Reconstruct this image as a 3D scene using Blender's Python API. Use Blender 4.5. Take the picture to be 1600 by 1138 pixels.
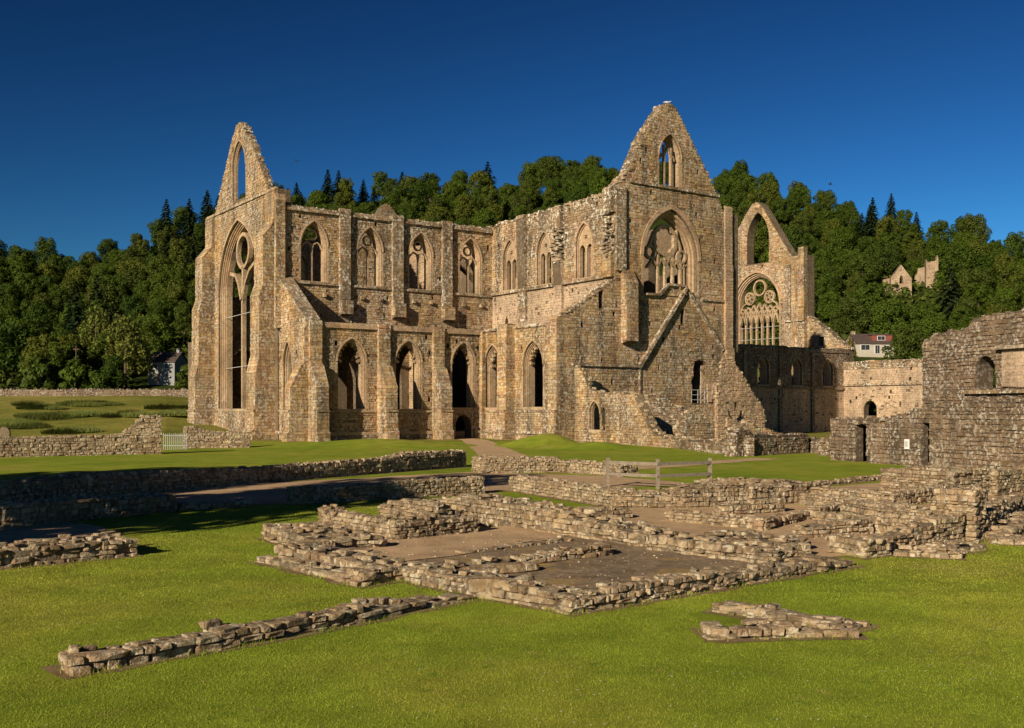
import bpy, math, random
import numpy as np
from mathutils import Vector, Matrix
from mathutils.geometry import tessellate_polygon
random.seed(7); rng = np.random.default_rng(7)
for o in list(bpy.data.objects): bpy.data.objects.remove(o)
scene = bpy.context.scene
C = scene.collection
R = random.uniform

# ------------------------------------------------------------------ camera, sky, sun
cam_d = bpy.data.cameras.new('camera'); cam = bpy.data.objects.new('camera', cam_d); C.objects.link(cam)
cam.location = (0, 0, 3.0); cam.rotation_euler = (math.radians(90), 0, 0)
cam_d.sensor_width = 36; cam_d.lens = 36*1620/1600; cam_d.shift_y = 71/1600; cam_d.clip_end = 3000; cam_d.clip_start = 0.1
scene.camera = cam
SUN_AZ, SUN_EL = math.radians(32.8), math.radians(21.5)        # azimuth of light travel from +Y towards +X
ld = Vector((math.sin(SUN_AZ)*math.cos(SUN_EL), math.cos(SUN_AZ)*math.cos(SUN_EL), -math.sin(SUN_EL)))
sd = bpy.data.lights.new('sun', 'SUN'); sd.energy = 5.0; sd.angle = math.radians(0.5); sd.color = (1.0, 0.86, 0.66)
sun = bpy.data.objects.new('sun', sd); C.objects.link(sun); sun.rotation_euler = ld.to_track_quat('-Z', 'Y').to_euler()
world = bpy.data.worlds.new('World'); scene.world = world; world.use_nodes = True
wn = world.node_tree; bg = wn.nodes['Background']
sky = wn.nodes.new('ShaderNodeTexSky'); sky.sky_type = 'NISHITA'; sky.sun_disc = False
sky.sun_elevation = SUN_EL; sky.sun_rotation = math.atan2(-ld.x, -ld.y)
sky.altitude = 0; sky.air_density = 1.0; sky.dust_density = 0.0; sky.ozone_density = 5.0
hsv = wn.nodes.new('ShaderNodeHueSaturation'); hsv.inputs['Saturation'].default_value = 0.98; hsv.inputs['Value'].default_value = 0.318; hsv.inputs['Hue'].default_value = 0.484
gam = wn.nodes.new('ShaderNodeGamma'); gam.inputs[1].default_value = 2.35
wn.links.new(sky.outputs[0], hsv.inputs['Color']); wn.links.new(hsv.outputs[0], gam.inputs[0]); wn.links.new(gam.outputs[0], bg.inputs[0]); bg.inputs[1].default_value = 0.05
vs = scene.view_settings; vs.view_transform = 'Standard'; vs.look = 'None'; vs.gamma = 1; vs.exposure = 0.46; vs.use_curve_mapping = False
scene.render.engine = 'CYCLES'

# ------------------------------------------------------------------ abbey ground-plan frame: a runs west, b runs south
AX, AY = 0.81755850, 0.57584555
OX, OY = -19.04074, 97.0
ROT = math.atan2(AY, AX)
def W(a, b, z=0.0): return Vector((OX+a*AX-b*AY, OY+a*AY+b*AX, z))

# ------------------------------------------------------------------ materials
def mat_new(name):
    m = bpy.data.materials.new(name); m.use_nodes = True
    nt = m.node_tree; b = nt.nodes['Principled BSDF']; b.inputs['Roughness'].default_value = 0.9
    b.inputs['Specular IOR Level'].default_value = 0.2
    return m, nt, b
def N_(nt, t, **kw):
    n = nt.nodes.new(t)
    for k, v in kw.items(): setattr(n, k, v)
    return n
def noise(nt, vec, scale, detail=3, rough=0.55, dist=0.0):
    n = N_(nt, 'ShaderNodeTexNoise'); n.inputs['Scale'].default_value = scale; n.inputs['Detail'].default_value = detail
    n.inputs['Roughness'].default_value = rough; n.inputs['Distortion'].default_value = dist
    nt.links.new(vec, n.inputs['Vector']); return n.outputs[0]
def ramp(nt, fac, stops, interp='LINEAR'):
    r = N_(nt, 'ShaderNodeValToRGB'); r.color_ramp.interpolation = interp
    e = r.color_ramp.elements
    while len(e) < len(stops): e.new(0.5)
    for el, (p, c) in zip(e, stops):
        el.position = p; el.color = (c, c, c, 1) if isinstance(c, (int, float)) else (*c, 1)
    nt.links.new(fac, r.inputs[0]); return r.outputs[0]
def mix(nt, fac, a, b, mode='MIX'):
    m = N_(nt, 'ShaderNodeMix', data_type='RGBA', blend_type=mode)
    for s, i in ((fac, 0), (a, 6), (b, 7)):
        if isinstance(s, (int, float)): m.inputs[i].default_value = s
        elif isinstance(s, tuple): m.inputs[i].default_value = (*s, 1)
        else: nt.links.new(s, m.inputs[i])
    return m.outputs[2]
def math_(nt, op, a, b):
    m = N_(nt, 'ShaderNodeMath', operation=op)
    for s, i in ((a, 0), (b, 1)):
        if isinstance(s, (int, float)): m.inputs[i].default_value = s
        else: nt.links.new(s, m.inputs[i])
    return m.outputs[0]
def bump(nt, bsdf, h, strength, dist):
    b = N_(nt, 'ShaderNodeBump'); b.inputs['Strength'].default_value = strength; b.inputs['Distance'].default_value = dist
    nt.links.new(h, b.inputs['Height']); nt.links.new(b.outputs[0], bsdf.inputs['Normal'])
def scaled(nt, vec, s):
    m = N_(nt, 'ShaderNodeMapping'); m.inputs['Scale'].default_value = s; nt.links.new(vec, m.inputs[0]); return m.outputs[0]

def stone_mat(name, cols, lichen=0.3, dark=0.3, rnd='attr', lsize=4.0, lcol=(.62, .58, .48), patch=.09, blotch=.35, big=0.0):
    m, nt, b = mat_new(name)
    pos = N_(nt, 'ShaderNodeNewGeometry').outputs['Position']
    if rnd == 'attr':
        at = N_(nt, 'ShaderNodeAttribute', attribute_name='rnd'); rv = at.outputs['Fac']
    else:
        rv = N_(nt, 'ShaderNodeObjectInfo').outputs['Random']
    n = len(cols)
    col = ramp(nt, rv, [(i/(n-1), c) for i, c in enumerate(cols)])
    col = mix(nt, 1.0, col, ramp(nt, noise(nt, pos, .33, 4), [(.3, .72), (.7, 1.22)]), 'MULTIPLY')
    col = mix(nt, 1.0, col, ramp(nt, noise(nt, pos, 7.0, 4, .65), [(.3, .70), (.7, 1.2)]), 'MULTIPLY')
    if big:
        col = mix(nt, math_(nt, 'MULTIPLY', ramp(nt, noise(nt, pos, .19, 4, .6), [(.48, 0.0), (.62, 1.0)]), big), col, (.46, .42, .33), 'OVERLAY')
        col = mix(nt, math_(nt, 'MULTIPLY', ramp(nt, noise(nt, scaled(nt, pos, (1.3, .8, 1.1)), .27, 4, .6), [(.50, 0.0), (.62, 1.0)]), big*.35), col, (.47, .27, .17))
        col = mix(nt, math_(nt, 'MULTIPLY', ramp(nt, noise(nt, scaled(nt, pos, (.7, 1.2, 1.6)), .23, 4, .6), [(.50, 0.0), (.62, 1.0)]), big*.5), col, (.24, .20, .145))
    st = ramp(nt, noise(nt, scaled(nt, pos, (.9, .9, .10)), 1.0, 5, .65), [(.46, 0.0), (.66, 1.0)])
    col = mix(nt, math_(nt, 'MULTIPLY', st, dark), col, (.055, .043, .030))
    bl = ramp(nt, noise(nt, pos, lsize*.55, 5, .7, .4), [(.50, 0.0), (.60, 1.0)])
    col = mix(nt, math_(nt, 'MULTIPLY', bl, blotch), col, (.075, .058, .038))
    lp = ramp(nt, noise(nt, pos, patch*3, 3), [(.36, .15), (.60, 1.0)])
    ls = ramp(nt, noise(nt, pos, lsize, 5, .7), [(.51, 0.0), (.57, 1.0)])
    col = mix(nt, math_(nt, 'MULTIPLY', math_(nt, 'MULTIPLY', lp, ls), lichen), col, lcol)
    nt.links.new(col, b.inputs['Base Color'])
    h = math_(nt, 'ADD', math_(nt, 'MULTIPLY', noise(nt, pos, 5, 5, .7), 1.0), math_(nt, 'MULTIPLY', noise(nt, pos, 22, 4, .7), .5))
    bump(nt, b, h, .9, .07)
    return m
def plain(name, col, rough=.8, var=.25, sc=2.0, metal=0.0):
    m, nt, b = mat_new(name); pos = N_(nt, 'ShaderNodeNewGeometry').outputs['Position']
    lo = tuple(c*(1-var) for c in col); hi = tuple(min(1, c*(1+var)) for c in col)
    nt.links.new(ramp(nt, noise(nt, pos, sc, 4), [(.3, lo), (.7, hi)]), b.inputs['Base Color'])
    b.inputs['Roughness'].default_value = rough; b.inputs['Metallic'].default_value = metal
    bump(nt, b, noise(nt, pos, sc*8, 3), .3, .02)
    return m
WARM = [(.22, .122, .050), (.40, .25, .100), (.50, .345, .155), (.30, .172, .080), (.45, .268, .130), (.34, .24, .112), (.56, .40, .20), (.37, .20, .105)]
M = {}
M['warm'] = stone_mat('abbey_stone', WARM, .65, .75, lsize=3.6, blotch=.3, big=.8)
M['lichen'] = stone_mat('lichened_abbey_stone', [(.20, .13, .065), (.32, .22, .115), (.26, .17, .095), (.38, .26, .145), (.23, .16, .085)], 1.0, .7, lsize=3.4, patch=.2, blotch=.55, big=.5)
M['pale'] = stone_mat('pale_plaster_stone', [(.50, .35, .22), (.54, .39, .25), (.47, .34, .22), (.52, .36, .25)], .2, .3)
M['dress'] = stone_mat('dressed_stone', [(.44, .28, .165), (.40, .27, .15), (.47, .34, .195), (.43, .255, .165)], .35, .35, blotch=.25)
M['mortar'] = stone_mat('mortar', [(.13, .09, .05), (.16, .11, .065)], .2, .4)
M['brown'] = stone_mat('brown_rubble', [(.13, .082, .045), (.17, .108, .06), (.22, .145, .082), (.15, .095, .058), (.26, .18, .105), (.18, .115, .076)], .6, .5, lsize=5, patch=.25, blotch=.4)
M['brownmortar'] = stone_mat('dark_mortar', [(.08, .055, .035), (.10, .07, .045)], .2, .3)
M['ruin'] = stone_mat('ruin_stone', [(.20, .135, .07), (.31, .21, .11), (.26, .175, .095), (.40, .29, .165), (.30, .195, .115), (.35, .25, .14), (.46, .355, .215), (.23, .16, .095)], .7, .25, rnd='obj', lsize=8, patch=.4, blotch=.6, lcol=(.60, .53, .39))
M['ruina'] = stone_mat('ruin_stone_far', [(.20, .135, .07), (.31, .21, .11), (.26, .175, .095), (.40, .29, .165), (.30, .195, .115), (.35, .25, .14), (.46, .355, .215), (.23, .16, .095)], .75, .4, lsize=6, patch=.4, blotch=.5, lcol=(.60, .53, .39))
M['core'] = stone_mat('ruin_core_earth', [(.17, .125, .075), (.20, .15, .09)], .3, .3, lsize=9)
M['white'] = plain('white_limewash', (.24, .24, .23), var=.1)
M['cream'] = plain('cream_render', (.40, .36, .29), var=.1)
M['slate'] = plain('dark_slate', (.075, .055, .045), var=.3, sc=3)
M['brick'] = plain('red_tile_hanging', (.20, .065, .045), var=.25, sc=6)
M['glass'] = plain('window_glass', (.03, .035, .04), rough=.15, var=.1)
M['wood'] = plain('weathered_oak', (.20, .16, .12), var=.25, sc=9)
M['metal'] = plain('grey_metal', (.42, .42, .40), rough=.5, var=.1)
M['paint'] = plain('white_paint', (.75, .74, .70), var=.08)
M['bark'] = plain('bark', (.09, .065, .045), var=.35, sc=3)
M['bird'] = plain('bird_feather', (.55, .55, .54), var=.2, sc=20)
M['darkbird'] = plain('dark_feather', (.03, .03, .035), var=.2, sc=20)
M['road'] = plain('road_asphalt', (.07, .07, .07), var=.2, sc=1)

def ground_mat(name, c1, c2, c3, sc, fine=30, bumpd=.03, extra=None):
    m, nt, b = mat_new(name); pos = N_(nt, 'ShaderNodeNewGeometry').outputs['Position']
    col = ramp(nt, noise(nt, pos, sc, 5, .6), [(.32, c1), (.5, c2), (.68, c3)])
    col = mix(nt, 1.0, col, ramp(nt, noise(nt, pos, fine, 3, .7), [(.3, .65), (.7, 1.3)]), 'MULTIPLY')
    col = mix(nt, 1.0, col, ramp(nt, noise(nt, pos, sc*4.3, 3, .6), [(.3, .82), (.7, 1.15)]), 'MULTIPLY')
    if extra: col = mix(nt, ramp(nt, noise(nt, pos, extra[1], 4, .6), [(.55, 0.0), (.68, 1.0)]), col, extra[0])
    nt.links.new(col, b.inputs['Base Color']); b.inputs['Specular IOR Level'].default_value = 0.05
    bump(nt, b, noise(nt, pos, fine*1.3, 4, .7), .6, bumpd)
    return m
def lawn_col(nt, pos):
    c = ramp(nt, noise(nt, pos, .16, 5, .62), [(.33, (.160, .218, .018)), (.47, (.215, .262, .025)), (.58, (.260, .275, .034)), (.70, (.280, .262, .052))])
    c = mix(nt, 1.0, c, ramp(nt, noise(nt, pos, .9, 4, .6), [(.3, .78), (.7, 1.18)]), 'MULTIPLY')
    c = mix(nt, ramp(nt, noise(nt, pos, 2.6, 4, .65), [(.58, 0.0), (.70, .7)]), c, (.11, .175, .018))
    return mix(nt, ramp(nt, noise(nt, scaled(nt, pos, (1, 1, .1)), 1.7, 5, .7), [(.60, 0.0), (.72, .6)]), c, (.30, .25, .07))
m_, nt_, b_ = mat_new('mown_grass'); pos_ = N_(nt_, 'ShaderNodeNewGeometry').outputs['Position']
c_ = mix(nt_, 1.0, lawn_col(nt_, pos_), ramp(nt_, noise(nt_, pos_, 26, 3, .7), [(.3, .65), (.7, 1.3)]), 'MULTIPLY')
nt_.links.new(c_, b_.inputs['Base Color']); b_.inputs['Specular IOR Level'].default_value = .05; bump(nt_, b_, noise(nt_, pos_, 34, 4, .7), .6, .03); M['lawn'] = m_
M['soil'] = ground_mat('bare_soil', (.17, .115, .065), (.22, .15, .085), (.27, .19, .11), 1.5, 30, .03)
M['meadow'] = ground_mat('rough_meadow', (.12, .13, .022), (.21, .20, .04), (.28, .235, .07), .09, 3, .15)
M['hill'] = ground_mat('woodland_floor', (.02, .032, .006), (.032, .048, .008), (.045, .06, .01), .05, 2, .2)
M['gravel'] = ground_mat('sandy_gravel', (.40, .265, .155), (.48, .33, .195), (.54, .37, .22), .5, 40, .02)
M['paving'] = ground_mat('worn_paving', (.165, .12, .078), (.225, .165, .108), (.28, .21, .13), .9, 9, .03, ((.34, .23, .08), .8))

def leaf_mat(name, cols):
    m, nt, b = mat_new(name)
    oi = N_(nt, 'ShaderNodeObjectInfo').outputs['Random']
    at = N_(nt, 'ShaderNodeAttribute', attribute_name='rnd').outputs['Fac']
    if cols is None: c = lawn_col(nt, N_(nt, 'ShaderNodeNewGeometry').outputs['Position'])
    else: c = ramp(nt, oi, [(i/(len(cols)-1), k) for i, k in enumerate(cols)])
    c = mix(nt, 1.0, c, ramp(nt, at, [(0, .6), (1, 1.4)] if cols else [(0, .82), (1, 1.18)]), 'MULTIPLY')
    nt.links.new(c, b.inputs['Base Color']); b.inputs['Roughness'].default_value = .7; b.inputs['Specular IOR Level'].default_value = .12
    tr = N_(nt, 'ShaderNodeBsdfTranslucent'); nt.links.new(c, tr.inputs[0])
    ms = N_(nt, 'ShaderNodeMixShader'); ms.inputs[0].default_value = .18
    nt.links.new(b.outputs[0], ms.inputs[1]); nt.links.new(tr.outputs[0], ms.inputs[2])
    nt.links.new(ms.outputs[0], nt.nodes['Material Output'].inputs[0])
    return m
M['leaf'] = leaf_mat('broadleaf_foliage', [(.034, .060, .006), (.062, .092, .008), (.042, .070, .007), (.085, .100, .012), (.052, .070, .010), (.070, .110, .009), (.040, .062, .008)])
M['needle'] = leaf_mat('conifer_foliage', [(.030, .055, .020), (.042, .066, .022), (.034, .056, .015)])
M['gold'] = leaf_mat('golden_foliage', [(.26, .24, .02), (.28, .24, .02)])
M['palm'] = leaf_mat('pale_foliage', [(.11, .125, .022), (.12, .13, .025)])
M['rush'] = leaf_mat('rush_foliage', [(.085, .105, .02), (.11, .125, .028)])
M['blade'] = leaf_mat('grass_blade', None)

# ------------------------------------------------------------------ mesh helpers
class Acc:
    def __init__(s): s.v = []; s.f = []; s.r = []; s.sub = []
    def add(s, vs_, fs, r=None):
        n = len(s.v); s.v.extend(vs_)
        for f in fs: s.f.append(tuple(n+i for i in f)); s.r.append(R(0, 1) if r is None else r)
    def mesh(s, name):
        me = bpy.data.meshes.new(name); me.from_pydata([tuple(v) for v in s.v], [], s.f)
        at = me.attributes.new('rnd', 'FLOAT', 'FACE'); at.data.foreach_set('value', np.array(s.r, dtype=np.float32))
        me.update(); return me
    def build(s, name, mat, parent=None, kind=None):
        for a in s.sub: o = a.build(name, mat, parent, kind)
        if s.v or not s.sub:
            me = s.mesh(name); me.materials.append(M[mat]); o = link(name, me, parent, kind)
        return o
def link(name, me, parent=None, kind=None):
    o = bpy.data.objects.new(name, me); C.objects.link(o)
    if parent: o.parent = parent
    if kind: o['kind'] = kind
    return o
def empty(name, loc, rz=0):
    o = bpy.data.objects.new(name, None); C.objects.link(o); o.location = loc; o.rotation_euler = (0, 0, rz); o.empty_display_size = .2
    return o
def tag(o, label, cat, group=None):
    o['label'] = label; o['category'] = cat
    if group: o['group'] = group
    return o
def box(ac, x0, x1, y0, y1, z0, z1, r=None, j=0.0):
    v = [Vector((x+R(-j, j), y+R(-j, j), z+R(-j, j))) for z in (z0, z1) for x, y in ((x0, y0), (x1, y0), (x1, y1), (x0, y1))]
    ac.add(v, [(0, 3, 2, 1), (4, 5, 6, 7), (0, 1, 5, 4), (1, 2, 6, 5), (2, 3, 7, 6), (3, 0, 4, 7)], R(0, 1) if r is None else r)
class Plane:                                   # a wall plane: point = P + u*U + z*Z, outward normal N
    def __init__(s, P, U, N): s.P = Vector(P); s.U = Vector(U); s.N = Vector(N)
    def pt(s, u, z, d=0.0): return s.P + s.U*u + Vector((0, 0, z)) + s.N*d
def slab(ac, pl, poly, holes, d0, d1, r=None):  # prism between normal offsets d0 (front) and d1 (back)
    loops = [poly]+list(holes)
    flat = [p for l in loops for p in l]
    tris = tessellate_polygon([[Vector((p[0], p[1], 0)) for p in l] for l in loops])
    n = len(flat)
    ac.add([pl.pt(u, z, d0) for u, z in flat]+[pl.pt(u, z, d1) for u, z in flat],
           [tuple(t) for t in tris]+[tuple(i+n for i in reversed(t)) for t in tris], r)
    k = 0
    for l in loops:
        m = len(l)
        ac.add([pl.pt(u, z, d0) for u, z in l]+[pl.pt(u, z, d1) for u, z in l],
               [(i, (i+1) % m, m+(i+1) % m, m+i) for i in range(m)], r)
def arch(c, w, sill, spring, apex, n=9):
    h = apex-spring; r = (h*h+w*w)/(2*w); t1 = math.atan2(h, r-w) if r > w else math.pi/2
    L = [(c-w+r-r*math.cos(t1*i/n), spring+r*math.sin(t1*i/n)) for i in range(n+1)]
    Rr = [(2*c-x, z) for x, z in reversed(L[:-1])]
    return [(c-w, sill)]+L+Rr+[(c+w, sill)]
def arcpts(c, w, spring, apex, n=9): return arch(c, w, spring-9, spring, apex, n)[1:-1]
def scan(poly, z):
    xs = []
    for i in range(len(poly)):
        (x0, z0), (x1, z1) = poly[i], poly[(i+1) % len(poly)]
        if (z0 <= z < z1) or (z1 <= z < z0): xs.append(x0+(x1-x0)*(z-z0)/(z1-z0))
    xs.sort(); return [(xs[i], xs[i+1]) for i in range(0, len(xs)-1, 2)]
def inter(A, B): return [(max(a, c), min(b, d)) for a, b in A for c, d in B if min(b, d)-max(a, c) > .02]
def minus(A, B):
    for c, d in B:
        o = []
        for a, b in A:
            if d <= a or c >= b: o.append((a, b)); continue
            if c-a > .03: o.append((a, c))
            if b-d > .03: o.append((d, b))
        A = o
    return A
def blocks(ac, pl, poly, holes=(), ch=(.19, .30), bw=(.24, .66), prot=(.012, .085), base=0.0, gap=.02, jit=.012, miss=.012):
    z = min(p[1] for p in poly); zt = max(p[1] for p in poly)
    while z < zt:
        h = R(*ch); z1 = min(z+h, zt)
        if z1-z < .06: break
        iv = inter(scan(poly, z+.01), scan(poly, z1-.01))
        for ho in holes:
            for q in (z+.01, (z+z1)/2, z1-.01): iv = minus(iv, scan(ho, q))
        for a, b in iv:
            u = a
            while u < b-.05:
                w = R(*bw); u1 = u+w
                if b-u1 < bw[0]*.6: u1 = b
                if R(0, 1) > miss:
                    d = base+R(*prot); r = R(0, 1); g = gap*R(.5, 1.2)
                    j = lambda: R(-jit, jit)
                    q = [(u+g+j(), z+g+j()), (u1-g+j(), z+g+j()), (u1-g+j(), z1-g*.6+j()), (u+g+j(), z1-g*.6+j())]
                    ac.add([pl.pt(x, y, base-.06) for x, y in q]+[pl.pt(x, y, d+R(-.012, .012)) for x, y in q],
                           [(4, 5, 6, 7), (0, 1, 5, 4), (1, 2, 6, 5), (2, 3, 7, 6), (3, 0, 4, 7)], r)
                u = u1
        z = z1
def jag(p0, p1, step, amp):
    L = math.hypot(p1[0]-p0[0], p1[1]-p0[1]); n = max(1, int(L/step)); o = []
    for i in range(n):
        t = i/n; o.append((p0[0]+(p1[0]-p0[0])*t+(R(-amp, amp)*.5 if i else 0), p0[1]+(p1[1]-p0[1])*t+(R(-amp, amp) if i else 0)))
    return o
def rubble(ac, p0, p1, wid, size, n, up=.5):    # loose irregular stones along a line (p0,p1 are 3D)
    p0 = Vector(p0); p1 = Vector(p1); d = (p1-p0); h = Vector((d.x, d.y, 0)); pe = Vector((-h.y, h.x, 0)).normalized() if h.length > 1e-6 else Vector((0, 1, 0))
    for i in range(n):
        c = p0+d*R(0, 1)+pe*R(-wid, wid); s = size*R(.5, 1.3)
        rock(ac, c+Vector((0, 0, s*up*R(-.3, .9)*.5)), (s*R(.7, 1.3), s*R(.6, 1), s*R(.4, .8)), R(0, 6.28))
def rock(ac, c, s, rz):
    cz, sz = math.cos(rz), math.sin(rz); v = []
    for z in (-1, 1):
        for x, y in ((-1, -1), (1, -1), (1, 1), (-1, 1)):
            k = .75 if z > 0 else 1
            X, Y, Z = x*s[0]*.5*k*R(.75, 1.1), y*s[1]*.5*k*R(.75, 1.1), z*s[2]*.5*R(.8, 1.1)
            v.append(Vector((c[0]+X*cz-Y*sz, c[1]+X*sz+Y*cz, c[2]+Z)))
    ac.add(v, [(0, 3, 2, 1), (4, 5, 6, 7), (0, 1, 5, 4), (1, 2, 6, 5), (2, 3, 7, 6), (3, 0, 4, 7)], R(0, 1))
def bar(ac, pl, p, q, w, d0, d1, r=.4):          # straight tracery bar in the wall plane
    du, dz = q[0]-p[0], q[1]-p[1]; L = math.hypot(du, dz); nx, nz = -dz/L*w/2, du/L*w/2
    slab(ac, pl, [(p[0]+nx, p[1]+nz), (q[0]+nx, q[1]+nz), (q[0]-nx, q[1]-nz), (p[0]-nx, p[1]-nz)], [], d0, d1, r)
def band(ac, pl, inner, outer, d0, d1, r=.4):    # open strip between two polylines
    n = len(inner)
    for i in range(n-1): slab(ac, pl, [inner[i], inner[i+1], outer[i+1], outer[i]], [], d0, d1, R(0, 1) if r is None else r)
def ring(ac, pl, c, r0, r1, d0, d1, n=18, cusp=0):
    o = [(c[0]+r1*math.cos(2*math.pi*i/n), c[1]+r1*math.sin(2*math.pi*i/n)) for i in range(n+1)]
    k = [(c[0]+(r0*(1-cusp*(i % 3 == 0)))*math.cos(2*math.pi*i/n), c[1]+(r0*(1-cusp*(i % 3 == 0)))*math.sin(2*math.pi*i/n)) for i in range(n+1)]
    band(ac, pl, k, o, d0, d1)
def trbars(ac, pl, pts, w, d0, d1):
    for p, q in zip(pts[:-1], pts[1:]): bar(ac, pl, p, q, w, d0, d1)

def window(pl, c, w, sill, spring, apex, orders=((.12, .18), (.12, .42)), hood=.16, thick=1.2, parent=None, lights=2, foil='ring', mat='dress', sillstone=True, tracery=True, broken=False):
    """moulded frame (sub-part) + tracery (sub-part) for one pointed opening; returns the hole in the wall"""
    ac = Acc(); win = w
    for dw, dep in orders:
        slab(ac, pl, arch(c, win+.05, sill-.05, spring, apex-(w-win)*1.0+.06), [arch(c, win-dw, sill, spring, apex-(w-win+dw)*1.05)], -dep, -thick+.02, None)
        win -= dw
    if hood:
        a0 = arcpts(c, w+.02, spring, apex+.02); a1 = arcpts(c, w+hood, spring, apex+hood*1.25)
        band(ac, pl, a0, a1, .13, -.05, None)
        jl = [(c-w-.02, sill), (c-w-.02, spring)]; jo = [(c-w-.16, sill), (c-w-.16, spring)]
        for s in (1, -1):
            z = sill
            while z < spring-.05:
                z1 = min(z+R(.3, .55), spring); e = R(.14, .42)
                q = [(c+s*(w+.01), z+.01), (c+s*(w+e), z+.01), (c+s*(w+e), z1-.01), (c+s*(w+.01), z1-.01)]
                slab(ac, pl, q if s > 0 else q[::-1], [], R(.045, .075), -.05); z = z1
    if sillstone: slab(ac, pl, [(c-w-.1, sill-.28), (c+w+.1, sill-.28), (c+w+.1, sill-.005), (c-w-.1, sill-.005)], [], .10, -.3)
    o = ac.build('window_frame', mat, parent)
    if tracery:
        t = Acc(); d0 = -sum(x[1] for x in orders[-1:])-.05; d1 = d0-.28
        ap = apex-(w-win)*1.05
        if foil == 'ring':
            bar(t, pl, (c, sill), (c, spring+.25), .16, d0, d1)
            rr = win*.42; cz = spring+(ap-spring)*.52
            ring(t, pl, (c, cz), rr-.1, rr+.06, d0, d1)
            for s in (-1, 1):
                trbars(t, pl, [(c+s*win, spring-.3), (c+s*win*.8, spring+.12), (c+s*win*.5, spring+.42), (c+s*win*.12, spring+.2), (c, spring-.35)], .12, d0, d1)
        elif foil == 'plate':
            hz = spring+(ap-spring)*.42; cr = win*.30
            star = [(c+cr*(1.0 if i % 2 == 0 else .38)*math.sin(2*math.pi*i/12), hz+cr*1.25*(1.0 if i % 2 == 0 else .38)*math.cos(2*math.pi*i/12)) for i in range(12)]
            lz = spring-.25
            l1 = arch(c-win*.52, win*.40, sill, lz-.3, lz+.30, 5); l2 = arch(c+win*.52, win*.40, sill, lz-.3, lz+.30, 5)
            slab(t, pl, arch(c, win+.03, sill-.03, spring, ap+.03), [star, l1, l2], d0+.15, d1)
        elif foil == 'stub':
            for s in (-1, 1):
                for k in range(5):
                    f = .15+.17*k; pts = arcpts(c, win, spring, ap, 10); i = int(f*10); i = i if s < 0 else len(pts)-1-i
                    p = pts[i]; q = (p[0]+(c-p[0])*R(.12, .34), p[1]-R(.05, .3))
                    bar(t, pl, p, q, R(.12, .28), d0, d1)
                t.build('broken_cusp', mat, o, 'stuff'); t = Acc()
        if t.v: t.build('window_tracery', mat, o)
    return arch(c, w, sill, spring, apex)

def buttress(pl, u0, u1, prof, parent, mat='warm', name='buttress', cap=True):
    """prof: list of (z, projection) from the ground up, ending at the top"""
    ac = Acc()
    us = [u0, u1]
    P = [(0, prof[0][0])]+[(p, z) for z, p in prof]+[(0, prof[-1][0])]
    def pt(u, p, z): return pl.pt(u, z, p)
    n = len(P)
    ac.add([pt(u0, p, z) for p, z in P]+[pt(u1, p, z) for p, z in P],
           [(i, (i+1) % n, n+(i+1) % n, n+i) for i in range(n)], .4)
    tri = tessellate_polygon([[Vector((p, z, 0)) for p, z in P]])
    ac.add([pt(u0, p, z) for p, z in P], [tuple(t) for t in tri], .4); ac.add([pt(u1, p, z) for p, z in P], [tuple(t) for t in tri], .4)
    o = ac.build(name, 'mortar', parent)
    b = Acc()
    s0 = Plane(pl.pt(u0, 0), pl.N, -pl.U); s1 = Plane(pl.pt(u1, 0), pl.N, pl.U)
    for s in (s0, s1): blocks(b, s, P, (), (.26, .40), (.3, .7), (.012, .035), miss=0)
    for (z0, p0), (z1, p1) in zip(prof[:-1], prof[1:]):
        if abs(p1-p0) < .02 and z1-z0 > .1:
            blocks(b, Plane(pl.pt(0, 0, p0), pl.U, pl.N), [(u0, z0), (u1, z0), (u1, z1), (u0, z1)], (), (.26, .40), (.35, .7), (.012, .035), miss=0)
        elif z1 > z0 and p0 > p1+.02:
            k = max(1, int((z1-z0)/.3))
            for i in range(k):                      # weathering slabs
                a, e = i/k, (i+1)/k
                pa, pe, za, ze = p0+(p1-p0)*a, p0+(p1-p0)*e, z0+(z1-z0)*a, z0+(z1-z0)*e
                q = [pt(u0-.03, pa+.04, za+.02), pt(u1+.03, pa+.04, za+.02), pt(u1+.03, pe+.04, ze), pt(u0-.03, pe+.04, ze)]
                b.add([v-pl.N*.12 for v in q]+q, [(4, 5, 6, 7), (0, 1, 5, 4), (1, 2, 6, 5), (2, 3, 7, 6), (3, 0, 4, 7)], R(0, 1))
    bb = b.build('stone_block', mat, o, 'stuff')
    return o
def course(ac, pl, u0, u1, z, h, d, r=None):      # one moulded string course
    n = max(2, int((u1-u0)/.7)); t = []
    for i in range(n+1): t.append((u0+(u1-u0)*i/n, z+h*R(.85, 1.12)))
    a = Acc(); slab(a, pl, [(u0, z), (u1, z)]+t[::-1], [], d, -.05, R(0, 1)); ac.sub.append(a)


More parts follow.
